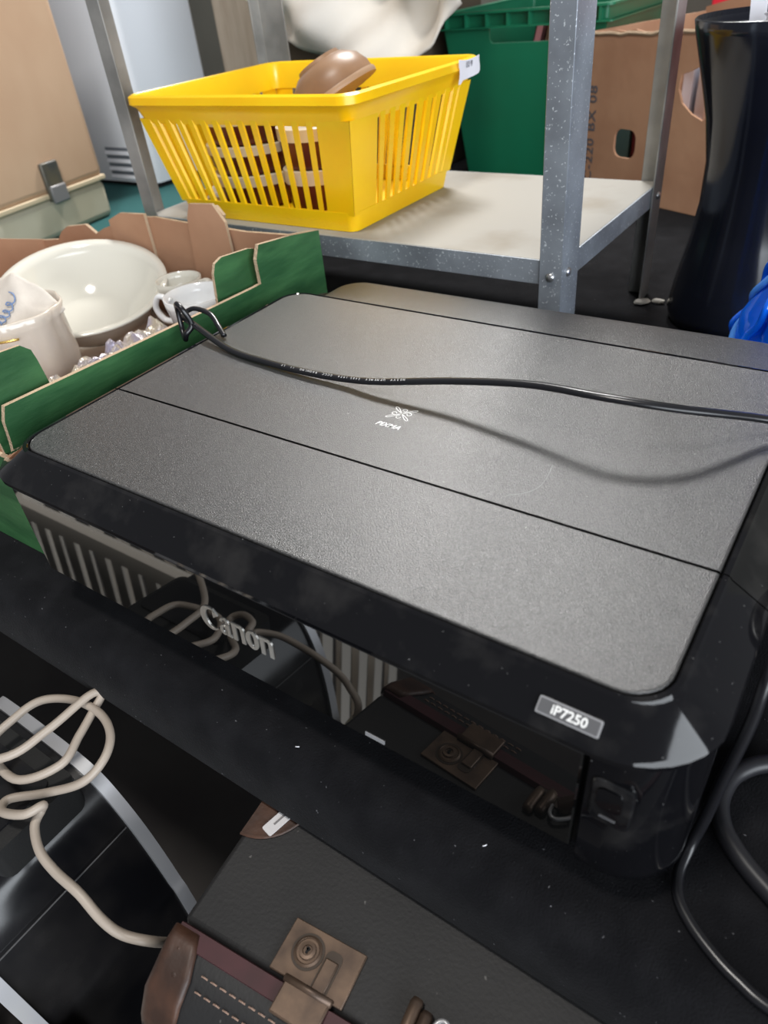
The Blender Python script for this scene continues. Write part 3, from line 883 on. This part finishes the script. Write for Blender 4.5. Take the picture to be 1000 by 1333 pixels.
# ------------------------------------------------------------------ veneered case with clasp (left)
ang = math.atan2(0.7488 - 0.477, -0.8927 + 0.8475)
cs = thing('veneered_case', 'pale veneered carrying case with cream base and metal clasp at the left', 'case', (-0.8475, 0.477, 0.0), ang)
Ln = 0.2755
obj('case_base', box(0.0, Ln, 0.0, 0.30, 0.0015, 0.069), 'creampaint', cs, local=True, bevel=0.012, seg=3)
lid_ = obj('case_lid', box(-0.035, Ln + 0.004, -0.002, 0.302, 0.074, 0.52), 'wood', cs, local=True, bevel=0.014, seg=3)
obj('lid_edge', box(-0.033, Ln + 0.002, -0.0045, 0.304, 0.069, 0.078), 'wood_edge', cs, local=True, bevel=0.002)
ck = obj('clasp', box(0.128, 0.168, -0.010, -0.001, 0.064, 0.128), 'clasp', cs, local=True, bevel=0.003)
obj('clasp_tongue', box(0.129, 0.167, -0.015, -0.009, 0.060, 0.090), 'trim_grey', ck, local=True, bevel=0.003)
tag(obj('teal_cloth', box(-1.25, -0.56, 0.30, 1.02, 0.0002, 0.0014), 'teal', origin=(-0.9, 0.66, 0)), 'teal cloth spread under the veneered case', 'cloth')

# ------------------------------------------------------------------ white appliance
wa = thing('white_cabinet', 'white enamel appliance with rounded edge and vent slots behind the rack', 'appliance', (-1.06, 1.03, 0.0))
obj('housing', loft([[(x, y, z) for x, y in rr(-1.24, -0.962, 0.928, 1.140, (0.02, 0.022, 0.01, 0.01), 6)] for z in (0.012, 0.80)]), 'enamel', wa, auto=35)
obj('plinth', loft([[(x, y, z) for x, y in rr(-1.23, -0.972, 0.94, 1.13, 0.01)] for z in (0.0015, 0.012)]), 'groove', wa)
for k in range(4):
    z = 0.018 + 0.0165 * k
    obj('vent_louvre', loft([[(-1.112, y, z_) for y, z_ in ((0.9282, z), (0.9230, z + 0.002), (0.9282, z + 0.009))], [(-1.030, y, z_) for y, z_ in ((0.9282, z), (0.9230, z + 0.002), (0.9282, z + 0.009))]]), 'enamel', wa)
    obj('vent_slot', box(-1.110, -1.032, 0.9272, 0.9279, z + 0.0092, z + 0.0155), 'slot', wa)

# ------------------------------------------------------------------ boards, sheet and carton in the back
tag(obj('beige_board', box(-1.062, -0.845, 1.30, 1.318, 0.0005, 0.72), 'plank', bevel=0.002, origin=(-0.95, 1.309, 0.0)), 'upright beige wooden board behind the yellow basket', 'board')
tag(obj('brown_carton', box(-0.640, -0.400, 1.05, 1.40, 0.0005, 0.50), 'brown_dark', bevel=0.004, origin=(-0.45, 1.2, 0.0)), 'dark brown carton under the white sheet', 'carton')
V, F = [], []
nu, nv = 70, 46
for j in range(nv + 1):
    v_ = j / nv
    for i in range(nu + 1):
        u_ = i / nu
        x = -0.665 + 0.435 * u_
        LB = [(-0.665, 0.33), (-0.63, 0.285), (-0.6075, 0.262), (-0.5418, 0.2425), (-0.4579, 0.225), (-0.3765, 0.2207), (-0.3144, 0.2224), (-0.2762, 0.2395), (-0.2575, 0.2696), (-0.2248, 0.2975)]
        low = LB[0][1]
        for (xa, za), (xb, zb2) in zip(LB, LB[1:]):
            if xa <= x <= xb:
                low = za + (zb2 - za) * (x - xa) / (xb - xa)
        if v_ < 0.72:                      # hanging front
            s_ = v_ / 0.72
            z = low + (0.515 - low) * s_
            sag = math.sin(PI * s_)
            fold = 0.026 * math.sin(8 * u_ + 9 * s_) + 0.012 * math.sin(19 * u_ - 14 * s_)
            y = 0.985 + 0.045 * s_ ** 1.6 + fold * (0.35 + 0.65 * (1 - s_) + 0.3 * sag)
            y = min(y, 1.043)
        else:                              # lying on the carton
            s_ = (v_ - 0.72) / 0.28
            y = 1.035 + 0.30 * s_
            z = 0.515 + 0.012 * math.sin(8 * u_ + 4 * s_) * s_ + 0.006
        V.append((x, y, z))
for j in range(nv):
    for i in range(nu):
        k = j * (nu + 1) + i
        F.append((k, k + 1, k + nu + 2, k + nu + 1))
tag(obj('white_sheet', (V, F), 'sheet', smooth=True, origin=(-0.47, 1.05, 0.5), solid=0.003), 'white cotton sheet hanging in folds over the carton behind the basket', 'sheet')

# ------------------------------------------------------------------ green crate with books
gc = thing('green_crate', 'dark green plastic stacking crate with ribbed rim behind the rack', 'crate', (-0.14, 1.38, 0.0))
X0, X1, Y0, Y1, ZT = -0.362, -0.055, 1.180, 1.560, 0.268


def cr_x(z, s):
    f = z / ZT
    return (X0 + 0.036 * (1 - f)) if s < 0 else (X1 - 0.036 * (1 - f))


outer = [(cr_x(0, -1), 0.001), (cr_x(0, 1), 0.001), (cr_x(0.25, 1), 0.250), (cr_x(0.25, -1), 0.250)]
hole = rr(-0.270, -0.150, 0.222, 0.247, (0.008, 0.008, 0.002, 0.002), 4)
hv, hf = holed(outer, [hole])


def wall3d(y, lean):
    return [(x, y + lean * (1 - z / ZT), z) for x, z in hv], hf


obj('front_wall', wall3d(Y0, 0.022), 'crate', gc, solid=0.004)
obj('back_wall', wall3d(Y1, -0.022), 'crate', gc, solid=0.004)
for s in (-1, 1):
    obj('side_wall', ([(cr_x(0.001, s), Y0 + 0.022, 0.001), (cr_x(0.001, s), Y1 - 0.022, 0.001), (cr_x(0.25, s), Y1, 0.25), (cr_x(0.25, s), Y0, 0.25)], [(0, 1, 2, 3)]), 'crate', gc, solid=0.004)
obj('crate_bottom', box(cr_x(0, -1), cr_x(0, 1), Y0 + 0.022, Y1 - 0.022, 0.001, 0.005), 'crate', gc)
o4 = rr(X0 - 0.012, X1 + 0.012, Y0 - 0.014, Y1 + 0.014, 0.012, 4)
i4 = rr(X0 + 0.003, X1 - 0.003, Y0 + 0.003, Y1 - 0.003, 0.006, 4)
obj('rim', loft([[(x, y, 0.2675) for x, y in i4], [(x, y, 0.2675) for x, y in o4], [(x, y, 0.271) for x, y in o4], [(x, y, 0.271) for x, y in i4], [(x, y, 0.2675) for x, y in i4]], False, False), 'crate', gc, auto=40)
obj('rim_skirt', loft([[(x, y, z) for x, y in rr(X0 - d, X1 + d, Y0 - d, Y1 + d, 0.006, 4)] for z, d in ((0.2455, 0.0), (0.2455, 0.012), (0.2480, 0.012), (0.2480, 0.0), (0.268, 0.0), (0.268, -0.003), (0.2455, -0.003))], False, False), 'crate', gc, auto=40)
for k in range(8):
    x = X0 + 0.010 + 0.0410 * k
    obj('rim_rib', box(x - 0.0016, x + 0.0016, Y0 - 0.0125, Y0 + 0.001, 0.2475, 0.2680), 'crate', gc)
for k in range(4):
    x = -0.262 + 0.021 * k
    ht = 0.252 - 0.006 * (k % 3)
    Mk = Matrix.Translation((x, 1.235, 0.0098)) @ Matrix.Rotation(math.radians(14), 4, 'Y')
    b_ = thing('book', ['faded pink book, leftmost of the leaning row in the green crate', 'brown book, second from the left in the green crate', 'pale book, third from the left in the green crate', 'faded pink book, fourth from the left in the green crate'][k], 'book', (x, 1.30, 0.0055), 0, 'books in the green crate')
    obj('cover', xf(join(box(0, 0.0018, 0, 0.15, 0, ht), box(0.0135, 0.0153, 0, 0.15, 0, ht), box(0, 0.0153, 0, 0.0018, 0, ht)), Mk), ('book_a', 'book_b', 'book_c')[k % 3], b_)
    obj('pages', xf(box(0.0018, 0.0135, 0.0018, 0.146, 0.003, ht - 0.003), Mk), 'sticker', b_)

# ------------------------------------------------------------------ cardboard box
pa, pb = Vector((-0.071, 1.135, 0)), Vector((0.200, 1.010, 0))
ca = math.atan2(pb.y - pa.y, pb.x - pa.x)
wid = (pb - pa).length
cb = thing('cardboard_box', 'brown cardboard box with hand hole and torn top edge right of the crate', 'box', tuple(pa), ca)
top = [(wid, 0.242)]
random.seed(3)
for k in range(16):
    s = 1 - (k + 0.5) / 16
    top.append((wid * s, 0.242 - 0.006 * (1 - s) + random.uniform(-0.0022, 0.0022)))
outer = [(0, 0.001), (wid, 0.001)] + top + [(0, 0.233)]
hole1 = rr(0.080, 0.126, 0.064, 0.106, 0.014, 5)
hole2 = [(0.196, 0.168), (0.205, 0.150), (0.225, 0.137), (0.245, 0.130), (0.262, 0.140), (0.262, 0.196), (0.240, 0.192), (0.228, 0.197), (0.214, 0.191), (0.198, 0.186)]
hv, hf = holed(outer, [hole1, hole2])
fp = obj('front_panel', ([(x, 0.0, z) for x, z in hv], hf), 'kraft', cb, local=True, solid=0.004)
obj('left_panel', box(-0.002, 0.002, 0.002, 0.28, 0.001, 0.236), 'kraft', cb, local=True)
obj('right_panel', box(wid - 0.002, wid + 0.002, 0.002, 0.28, 0.001, 0.244), 'kraft', cb, local=True)
obj('back_panel', slab([(0, 0.001), (wid, 0.001), (wid, 0.232), (0.21, 0.238), (0.17, 0.264), (0.05, 0.252), (0, 0.242)], 'y', 0.276, 0.280), 'kraft', cb, local=True)
obj('bottom', box(0, wid, 0.002, 0.28, 0.001, 0.005), 'kraft', cb, local=True)
# torn liner edge along the top
tp = [Vector((wid * i / 20, -0.0022, 0.2395 - 0.006 * (1 - i / 20) + random.uniform(-0.0015, 0.0015))) for i in range(21)]
obj('torn_edge', tube(tp, 0.0028, 6), 'kraft_edge', cb, local=True)
obj('stencil', xf(text_vf('C-220 BX 08', 0.0245, 0.0001, 0, 0.0004, 1.12), basis((0.0345, -0.0026, 0.018), (0, 0, 1), (-1, 0, 0))), 'kraft_ink', fp, local=True)
tag(obj('teal_packet', box(-0.026, 0.000, 1.182, 1.215, 0.006, 0.115), 'teal_box', bevel=0.002, origin=(-0.015, 1.22, 0.006)), 'teal packet seen through the hand hole of the cardboard box', 'packet')
tag(obj('maroon_packet', box(0.006, 0.040, 1.175, 1.26, 0.006, 0.120), 'maroon', bevel=0.002, origin=(0.023, 1.22, 0.006)), 'maroon packet seen through the hand hole of the cardboard box', 'packet')
for k, x in enumerate((0.102, 0.124)):
    tag(obj('white_booklet', box(x, x + 0.014, 1.085, 1.20, 0.006, 0.212 - 0.006 * k), 'sticker', bevel=0.001, origin=(x, 1.15, 0.006)),
        ('left' if k == 0 else 'right') + ' white booklet showing through the torn hole of the cardboard box', 'booklet')
tag(obj('red_card_box', box(0.000, 0.62, 1.60, 1.72, 0.0005, 0.36), 'red', bevel=0.003, origin=(0.31, 1.66, 0.0)), 'bright red card box standing behind the black vase', 'box')

# ------------------------------------------------------------------ black vase
vc = (0.300, 0.660)
tag(obj('black_vase', lathe([(0.0005, 0.0), (0.060, 0.0), (0.064, 0.004), (0.067, 0.015), (0.063, 0.045), (0.0545, 0.090), (0.0505, 0.125), (0.0510, 0.165), (0.058, 0.205), (0.069, 0.243), (0.0785, 0.275), (0.0805, 0.285), (0.0790, 0.2865), (0.0755, 0.275), (0.066, 0.243), (0.055, 0.205), (0.047, 0.160), (0.047, 0.11), (0.056, 0.05), (0.058, 0.010), (0.0005, 0.008)], (vc[0], vc[1], 0.0005), 72), 'vase', smooth=True, origin=(vc[0], vc[1], 0.0005)),
    'tall black glazed vase with flared mouth at the right', 'vase')
tag(obj('paper_strip', xf(box(-0.007, 0.007, -0.001, 0.001, 0.0, 0.36), Matrix.Translation((0.300, 0.664, 0.013)) @ Matrix.Rotation(math.radians(-6), 4, 'Y')), 'sticker', origin=(0.30, 0.664, 0.013)), 'white paper strip standing in the black vase', 'paper')
crumple('clear_wrap', 0.285, 0.338, 0.635, 0.690, 0.262, 0.05, 50, 'plastic_clear', 'crumpled clear wrap poking out of the black vase', 'wrap', n=18, seed=21.0)

# ------------------------------------------------------------------ blue glass ornament
bgx = thing('blue_ornament', 'bright blue glass ornament with pale frills at the right edge', 'ornament', (0.392, 0.470, 0.0))
loops = []
pf = [(0.0005, 0.0005), (0.042, 0.0005), (0.050, 0.010), (0.054, 0.035), (0.053, 0.065), (0.047, 0.095), (0.036, 0.125), (0.030, 0.150), (0.036, 0.185), (0.050, 0.212), (0.049, 0.216), (0.0005, 0.190)]
for r, z in pf:
    lp = []
    for i in range(80):
        a = 2 * PI * i / 80
        k = r * (1 + 0.10 * math.sin(7 * a + 25 * z) * min(1, z * 14) + 0.05 * math.sin(13 * a - 60 * z))
        lp.append((0.394 + k * math.cos(a), 0.470 + k * math.sin(a), z))
    loops.append(lp)
obj('glass_body', loft(loops), 'blue_glass', bgx, smooth=True)
for k in range(7):
    a0 = 2.2 + 0.42 * k
    pts = []
    for i in range(9):
        z = 0.03 + 0.016 * i
        r = 0.0545 + 0.004 * math.sin(i * 2.1 + k) - max(0, z - 0.08) * 0.34
        a = a0 + 0.16 * math.sin(i * 1.3 + k * 2)
        pts.append((0.394 + r * math.cos(a), 0.470 + r * math.sin(a), z))
    obj('frill', tube(catmull(pts, 5), 0.0030, 8), 'blue_glass' if k % 3 else 'pale_glass', bgx, smooth=True)

# ------------------------------------------------------------------ old suitcase under the table edge
su = thing('suitcase', 'old black fibre suitcase with brass lock and leather corners below the table edge', 'suitcase', (0.2162, -0.1217, -0.62), math.radians(6.0))
su.scale = (0.895, 0.895, 1.0)
# local frame: x along the seam, y away from the camera, z up; top face at z = 0.57 (world -0.05)
TZ = 0.57
obj('body_shell', box(0.0, 0.62, 0.002, 0.108, 0.0, TZ), 'fibre', su, local=True, bevel=0.004, seg=3)
lp = [(-0.001, 0.0), (-0.001, TZ - 0.001), (-0.012, TZ - 0.001), (-0.034, TZ - 0.010), (-0.048, TZ - 0.030), (-0.052, TZ - 0.060), (-0.052, 0.0)]
obj('lid_shell', slab(lp, 'x', 0.0, 0.62), 'fibre', su, local=True, auto=50)
bnd = obj('seam_binding', slab([(-0.0095, TZ - 0.002), (-0.0095, TZ + 0.0012), (0.0005, TZ + 0.0018), (0.0020, TZ - 0.002)], 'x', 0.002, 0.60), 'burgundy', su, local=True)


def lidz(y):
    # height of the lid surface
    P = [(-0.001, TZ - 0.001), (-0.012, TZ - 0.001), (-0.034, TZ - 0.010), (-0.048, TZ - 0.030)]
    for (a, za), (b, zb_) in zip(P, P[1:]):
        if b <= y <= a:
            return za + (zb_ - za) * (y - a) / (b - a)
    return TZ


for row, yy in enumerate((-0.0170, -0.0245)):
    for k in range(13):
        x = 0.030 + 0.0068 * k
        z = lidz(yy)
        obj('stitch', xf(tube([Vector((x, yy, z + 0.0004)), Vector((x + 0.0022, yy, z + 0.0010)), Vector((x + 0.0044, yy, z + 0.0004))], 0.00045, 5), Matrix.Identity(4)), 'thread', su, local=True)
# leather corners
V, F = [], []
nl = 14
rows = [(-0.0015, TZ + 0.0012), (-0.010, TZ + 0.0010), (-0.022, TZ - 0.0035), (-0.034, TZ - 0.0085), (-0.044, TZ - 0.0225), (-0.050, TZ - 0.040), (-0.0535, TZ - 0.060)]
for j, (y, z) in enumerate(rows):
    wr = (0.017, 0.021, 0.025, 0.026, 0.024, 0.018, 0.010)[j]
    for i in range(nl + 1):
        u_ = i / nl
        x = -0.003 + (wr + 0.003) * u_
        V.append((x, y, z + (0.0012 if 0 < i < nl else -0.0006) - (0.006 * (1 - u_ * 4) ** 2 if u_ < 0.25 else 0)))
for j in range(len(rows) - 1):
    for i in range(nl):
        k = j * (nl + 1) + i
        F.append((k, k + 1, k + nl + 2, k + nl + 1))
lc = obj('leather_corner', (V, F), 'leather', su, local=True, smooth=True, solid=0.0016)
for (x, y, r) in ((0.010, -0.012, 0.0016), (0.0145, -0.022, 0.0032)):
    obj('rivet', lathe([(r, 0), (r, 0.0006), (r * 0.6, 0.0014), (0.0004, 0.0016)], (x, y, lidz(y) + 0.0018), 14), 'leather', lc, local=True, smooth=True)
arc = [(0.0, 0.1095), (0.0, 0.0615)]
for i in range(11):
    a = PI * 0.5 * i / 10
    arc.append((0.036 * math.sin(a) * 1.0, 0.1095 - 0.048 * math.cos(a) ** 0.8 if i < 10 else 0.1095))
obj('leather_corner', prism(arc, TZ - 0.001, TZ + 0.0016), 'leather', su, local=True)
obj('corner_piping', tube([Vector((x, y, TZ + 0.0010)) for x, y in arc[1:]], 0.0011, 6), 'leather', su, local=True)
tg = obj('white_tag', xf(prism(rr(-0.0045, 0.0045, -0.012, 0.012, 0.0012, 3), 0, 0.0006), Matrix.Translation((0.0195, 0.0800, TZ + 0.0018)) @ Matrix.Rotation(math.radians(-18), 4, 'Z')), 'tag', su, local=True)
obj('tag_writing', xf(box(-0.0007, 0.0007, -0.005, 0.004, 0.0006, 0.00075), Matrix.Translation((0.0195, 0.0800, TZ + 0.0018)) @ Matrix.Rotation(math.radians(-18), 4, 'Z')), 'trim_grey', tg, local=True)
# lock
px0, py0 = 0.0645, 0.0035
lk = obj('lock_plate', box(px0, px0 + 0.0485, py0, py0 + 0.0300, TZ, TZ + 0.0022), 'brass', su, local=True, bevel=0.0006)
kc = (px0 + 0.0165, py0 + 0.0165)
obj('key_boss', lathe([(0.0085, 0), (0.0085, 0.0008), (0.0072, 0.0016), (0.0066, 0.0010), (0.0052, 0.0010), (0.0048, 0.0024), (0.0030, 0.0026), (0.0026, 0.0016), (0.0003, 0.0016)], (kc[0], kc[1], TZ + 0.0022), 36), 'brass', lk, local=True, auto=35)
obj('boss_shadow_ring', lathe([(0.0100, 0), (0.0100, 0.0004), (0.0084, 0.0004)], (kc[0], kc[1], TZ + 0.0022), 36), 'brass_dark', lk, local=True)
obj('keyhole', join(prism([(kc[0] + 0.0011 * math.cos(2 * PI * i / 10), kc[1] + 0.0008 + 0.0011 * math.sin(2 * PI * i / 10)) for i in range(10)], TZ + 0.0036, TZ + 0.0052), prism([(kc[0] - 0.0005, kc[1] - 0.0018), (kc[0] + 0.0005, kc[1] - 0.0018), (kc[0] + 0.0005, kc[1] + 0.001), (kc[0] - 0.0005, kc[1] + 0.001)], TZ + 0.0036, TZ + 0.0052)), 'groove', lk, local=True)
obj('slide_recess', prism(rr(px0 + 0.0270, px0 + 0.0375, py0 + 0.0005, py0 + 0.0235, (0.001, 0.001, 0.004, 0.004), 4), TZ + 0.0021, TZ + 0.0026), 'brass_dark', lk, local=True)
obj('slide_latch', box(px0 + 0.0280, px0 + 0.0365, py0 + 0.0005, py0 + 0.0185, TZ + 0.0024, TZ + 0.0040), 'brass', lk, local=True, bevel=0.0012)
hp_ = obj('hasp', box(px0 + 0.0130, px0 + 0.0425, -0.0150, py0 + 0.0006, TZ + 0.0020, TZ + 0.0046), 'brass', su, local=True, bevel=0.001)
obj('hasp_knuckle', tube([Vector((px0 + 0.0125, py0 - 0.0005, TZ + 0.0042)), Vector((px0 + 0.043, py0 - 0.0005, TZ + 0.0042))], 0.0022, 10), 'brass', hp_, local=True, smooth=True)
# handle mount
for k, (hx, hy) in enumerate(((0.1490, 0.020), (0.1565, 0.0165))):
    obj('handle_loop', xf(lathe([(0.0034, -0.010), (0.0038, -0.006), (0.0038, 0.008), (0.0030, 0.0105), (0.0004, 0.011)], (0, 0, 0), 18), Matrix.Translation((hx, hy - 0.004, TZ + 0.0036)) @ Matrix.Rotation(math.radians(-90), 4, 'X')), 'brass', su, local=True, smooth=True)
obj('handle_plate', box(0.1450, 0.2100, -0.004, 0.0100, TZ, TZ + 0.0016), 'brass_dark', su, local=True, bevel=0.0005)
obj('handle_wire', tube(catmull([(0.1610, 0.012, TZ + 0.0040), (0.1630, 0.020, TZ + 0.0060), (0.1670, 0.0225, TZ + 0.0060), (0.172, 0.0185, TZ + 0.0055), (0.180, 0.008, TZ + 0.0055), (0.190, -0.004, TZ + 0.005)], 6), 0.0014, 8), 'trim', su, local=True, smooth=True)
obj('handle', tube(catmull([(0.166, 0.012, TZ + 0.006), (0.180, 0.004, TZ + 0.013), (0.210, -0.002, TZ + 0.020), (0.250, -0.002, TZ + 0.020), (0.280, 0.010, TZ + 0.006)], 8), 0.0055, 12), 'leather', su, local=True, smooth=True)

# ------------------------------------------------------------------ glossy black appliance, lower left
ap = thing('black_appliance', 'glossy black rounded appliance with silver trim at the lower left', 'appliance', (-0.02, -0.14, -0.62))


def ap_profile(d=0.0):
    P = [(-0.05, -0.615)]
    P += [(-0.05, -0.078 + d), (-0.04, -0.076 + d), (-0.010, -0.076 + d), (0.040, -0.080 + d), (0.068 + 0.4 * d, -0.090 + d), (0.086 + 0.8 * d, -0.116 + 0.6 * d), (0.098 + d, -0.150 + 0.3 * d), (0.107 + d, -0.200), (0.112 + d, -0.26), (0.114 + d, -0.615)]
    return P


def ap_smooth(d=0.0):
    P = ap_profile(d)
    c = catmull([(x, 0, z) for x, z in P[1:]], 5)
    return [P[0]] + [(p.x, p.z) for p in c]


obj('housing', slab(ap_smooth(-0.004), 'y', -0.195, -0.0845), 'app', ap, auto=45)
obj('trim_strip', slab(ap_smooth(0.0), 'y', -0.0845, -0.0755), 'trim', ap, auto=45)
obj('trim_strip', slab(ap_smooth(0.0), 'y', -0.204, -0.195), 'trim', ap, auto=45)
obj('top_frame', loft([[(x, y, z) for x, y in rr(-0.045, 0.072, -0.160, -0.092, 0.008, 4)] for z in (-0.100, -0.071)]), 'blackmatte', ap, auto=40)
obj('top_recess', loft([[(x, y, z) for x, y in rr(-0.040, 0.060, -0.154, -0.104, 0.006, 4)] for z in (-0.0715, -0.0695)]), 'app', ap, auto=40)
obj('highlight_line', box(0.0895, 0.0905, -0.1945, -0.086, -0.1281, -0.1278), 'badge', ap)  # added grey strip standing in for a thin highlight along the housing

wc = catmull([(-0.010, -0.150, -0.042), (0.0384, -0.1157, -0.042), (0.0476, -0.0861, -0.041), (0.0496, -0.0520, -0.040), (0.0530, -0.0450, -0.044), (0.0560, -0.0560, -0.048), (0.0630, -0.0743, -0.050), (0.0695, -0.0954, -0.052), (0.050, -0.118, -0.054), (0.010, -0.112, -0.054), (0.0080, -0.0892, -0.050), (0.0161, -0.0707, -0.046), (0.0378, -0.0580, -0.046),
              (0.065, -0.0560, -0.046), (0.0860, -0.0640, -0.046), (0.0960, -0.0789, -0.048), (0.0920, -0.0960, -0.054), (0.070, -0.112, -0.062), (0.052, -0.128, -0.062), (0.060, -0.136, -0.058), (0.078, -0.130, -0.054), (0.083, -0.120, -0.054), (0.080, -0.121, -0.060), (0.0844, -0.1300, -0.062), (0.1000, -0.1380, -0.064), (0.1180, -0.1405, -0.067), (0.1400, -0.1405, -0.070), (0.1589, -0.1420, -0.078), (0.1720, -0.1400, -0.086), (0.1860, -0.1320, -0.094), (0.1800, -0.120, -0.13)], 8)
tag(obj('extension_lead', tube(wc, 0.0030, 10), 'white_cord', smooth=True, origin=(0.05, -0.1, -0.05)), 'cream coloured lead lying in loops on the black appliance', 'cord')
fl = thing('pewter_flask', 'domed pewter lid of a flask at the bottom left between appliance and suitcase', 'flask', (0.142, -0.205, -0.62))
obj('flask_body', lathe([(0.0005, 0), (0.024, 0), (0.026, 0.004), (0.026, 0.385), (0.0005, 0.385)], (0.142, -0.205, -0.62), 32), 'pewter', fl, auto=40)
obj('flask_lid', lathe([(0.0005, 0.384), (0.0275, 0.384), (0.0285, 0.392), (0.027, 0.408), (0.021, 0.420), (0.010, 0.4265), (0.0005, 0.428)], (0.142, -0.205, -0.62), 32), 'pewter', fl, smooth=True)

# ------------------------------------------------------------------ pale basket mirrored in the printer front
wbk = thing('ribbed_basket', 'pale ribbed laundry basket mirrored in the glossy printer front', 'basket', (-0.26, -0.37, -0.62))
wx0, wx1, wy0, wy1 = -0.47, -0.005, -0.52, -0.222
obj('basket_floor', loft([[(x, y, z) for x, y in rr(wx0 + 0.02, wx1 - 0.02, wy0 + 0.02, wy1 - 0.02, 0.03)] for z in (-0.619, -0.607)]), 'basket_white', wbk)
obj('basket_rim', loft([[(x, y, z) for x, y in rr(wx0 - d, wx1 + d, wy0 - d, wy1 + d, 0.04)] for z, d in ((-0.165, -0.006), (-0.165, 0.004), (-0.140, 0.007), (-0.136, 0.0), (-0.140, -0.008), (-0.165, -0.006))], False, False), 'basket_white', wbk, auto=40)
rib_v = []
for k in range(14):
    x = wx0 + 0.025 + (wx1 - wx0 - 0.05) * k / 13
    for y, inn in ((wy1, -1), (wy0, 1)):
        rib_v.append([(x + dx, y + inn * dd + inn * ls, z) for z, ls in ((-0.612, 0.02), (-0.162, 0.0)) for dx, dd in ((-0.010, 0), (0.010, 0), (0.010, 0.004), (-0.010, 0.004))])
for k in range(7):
    y = wy0 + 0.03 + (wy1 - wy0 - 0.06) * k / 6
    for x, inn in ((wx1, -1), (wx0, 1)):
        rib_v.append([(x + inn * dd + inn * ls, y + dy, z) for z, ls in ((-0.612, 0.02), (-0.162, 0.0)) for dy, dd in ((-0.010, 0), (0.010, 0), (0.010, 0.004), (-0.010, 0.004))])
for V in rib_v:
    obj('rib', (V, [(0, 1, 5, 4), (1, 2, 6, 5), (2, 3, 7, 6), (3, 0, 4, 7), (3, 2, 1, 0), (4, 5, 6, 7)]), 'basket_white', wbk)

# lint on the felt
for k, (x, y, a, ln) in enumerate(((0.3490, -0.0220, 0.5, 0.0020), (0.2300, -0.0260, 0.1, 0.0022))):
    P = catmull([(x, y, 0.0006), (x + ln * 0.5 * math.cos(a), y + ln * 0.5 * math.sin(a), 0.0011), (x + ln * math.cos(a + 0.4), y + ln * math.sin(a + 0.4), 0.0006)], 4)
    tag(obj('lint', tube(P, 0.00028, 5), 'sticker', origin=(x, y, 0.0)), ('right' if k == 0 else 'left') + ' tiny white lint fibre on the felt in front of the printer', 'lint')
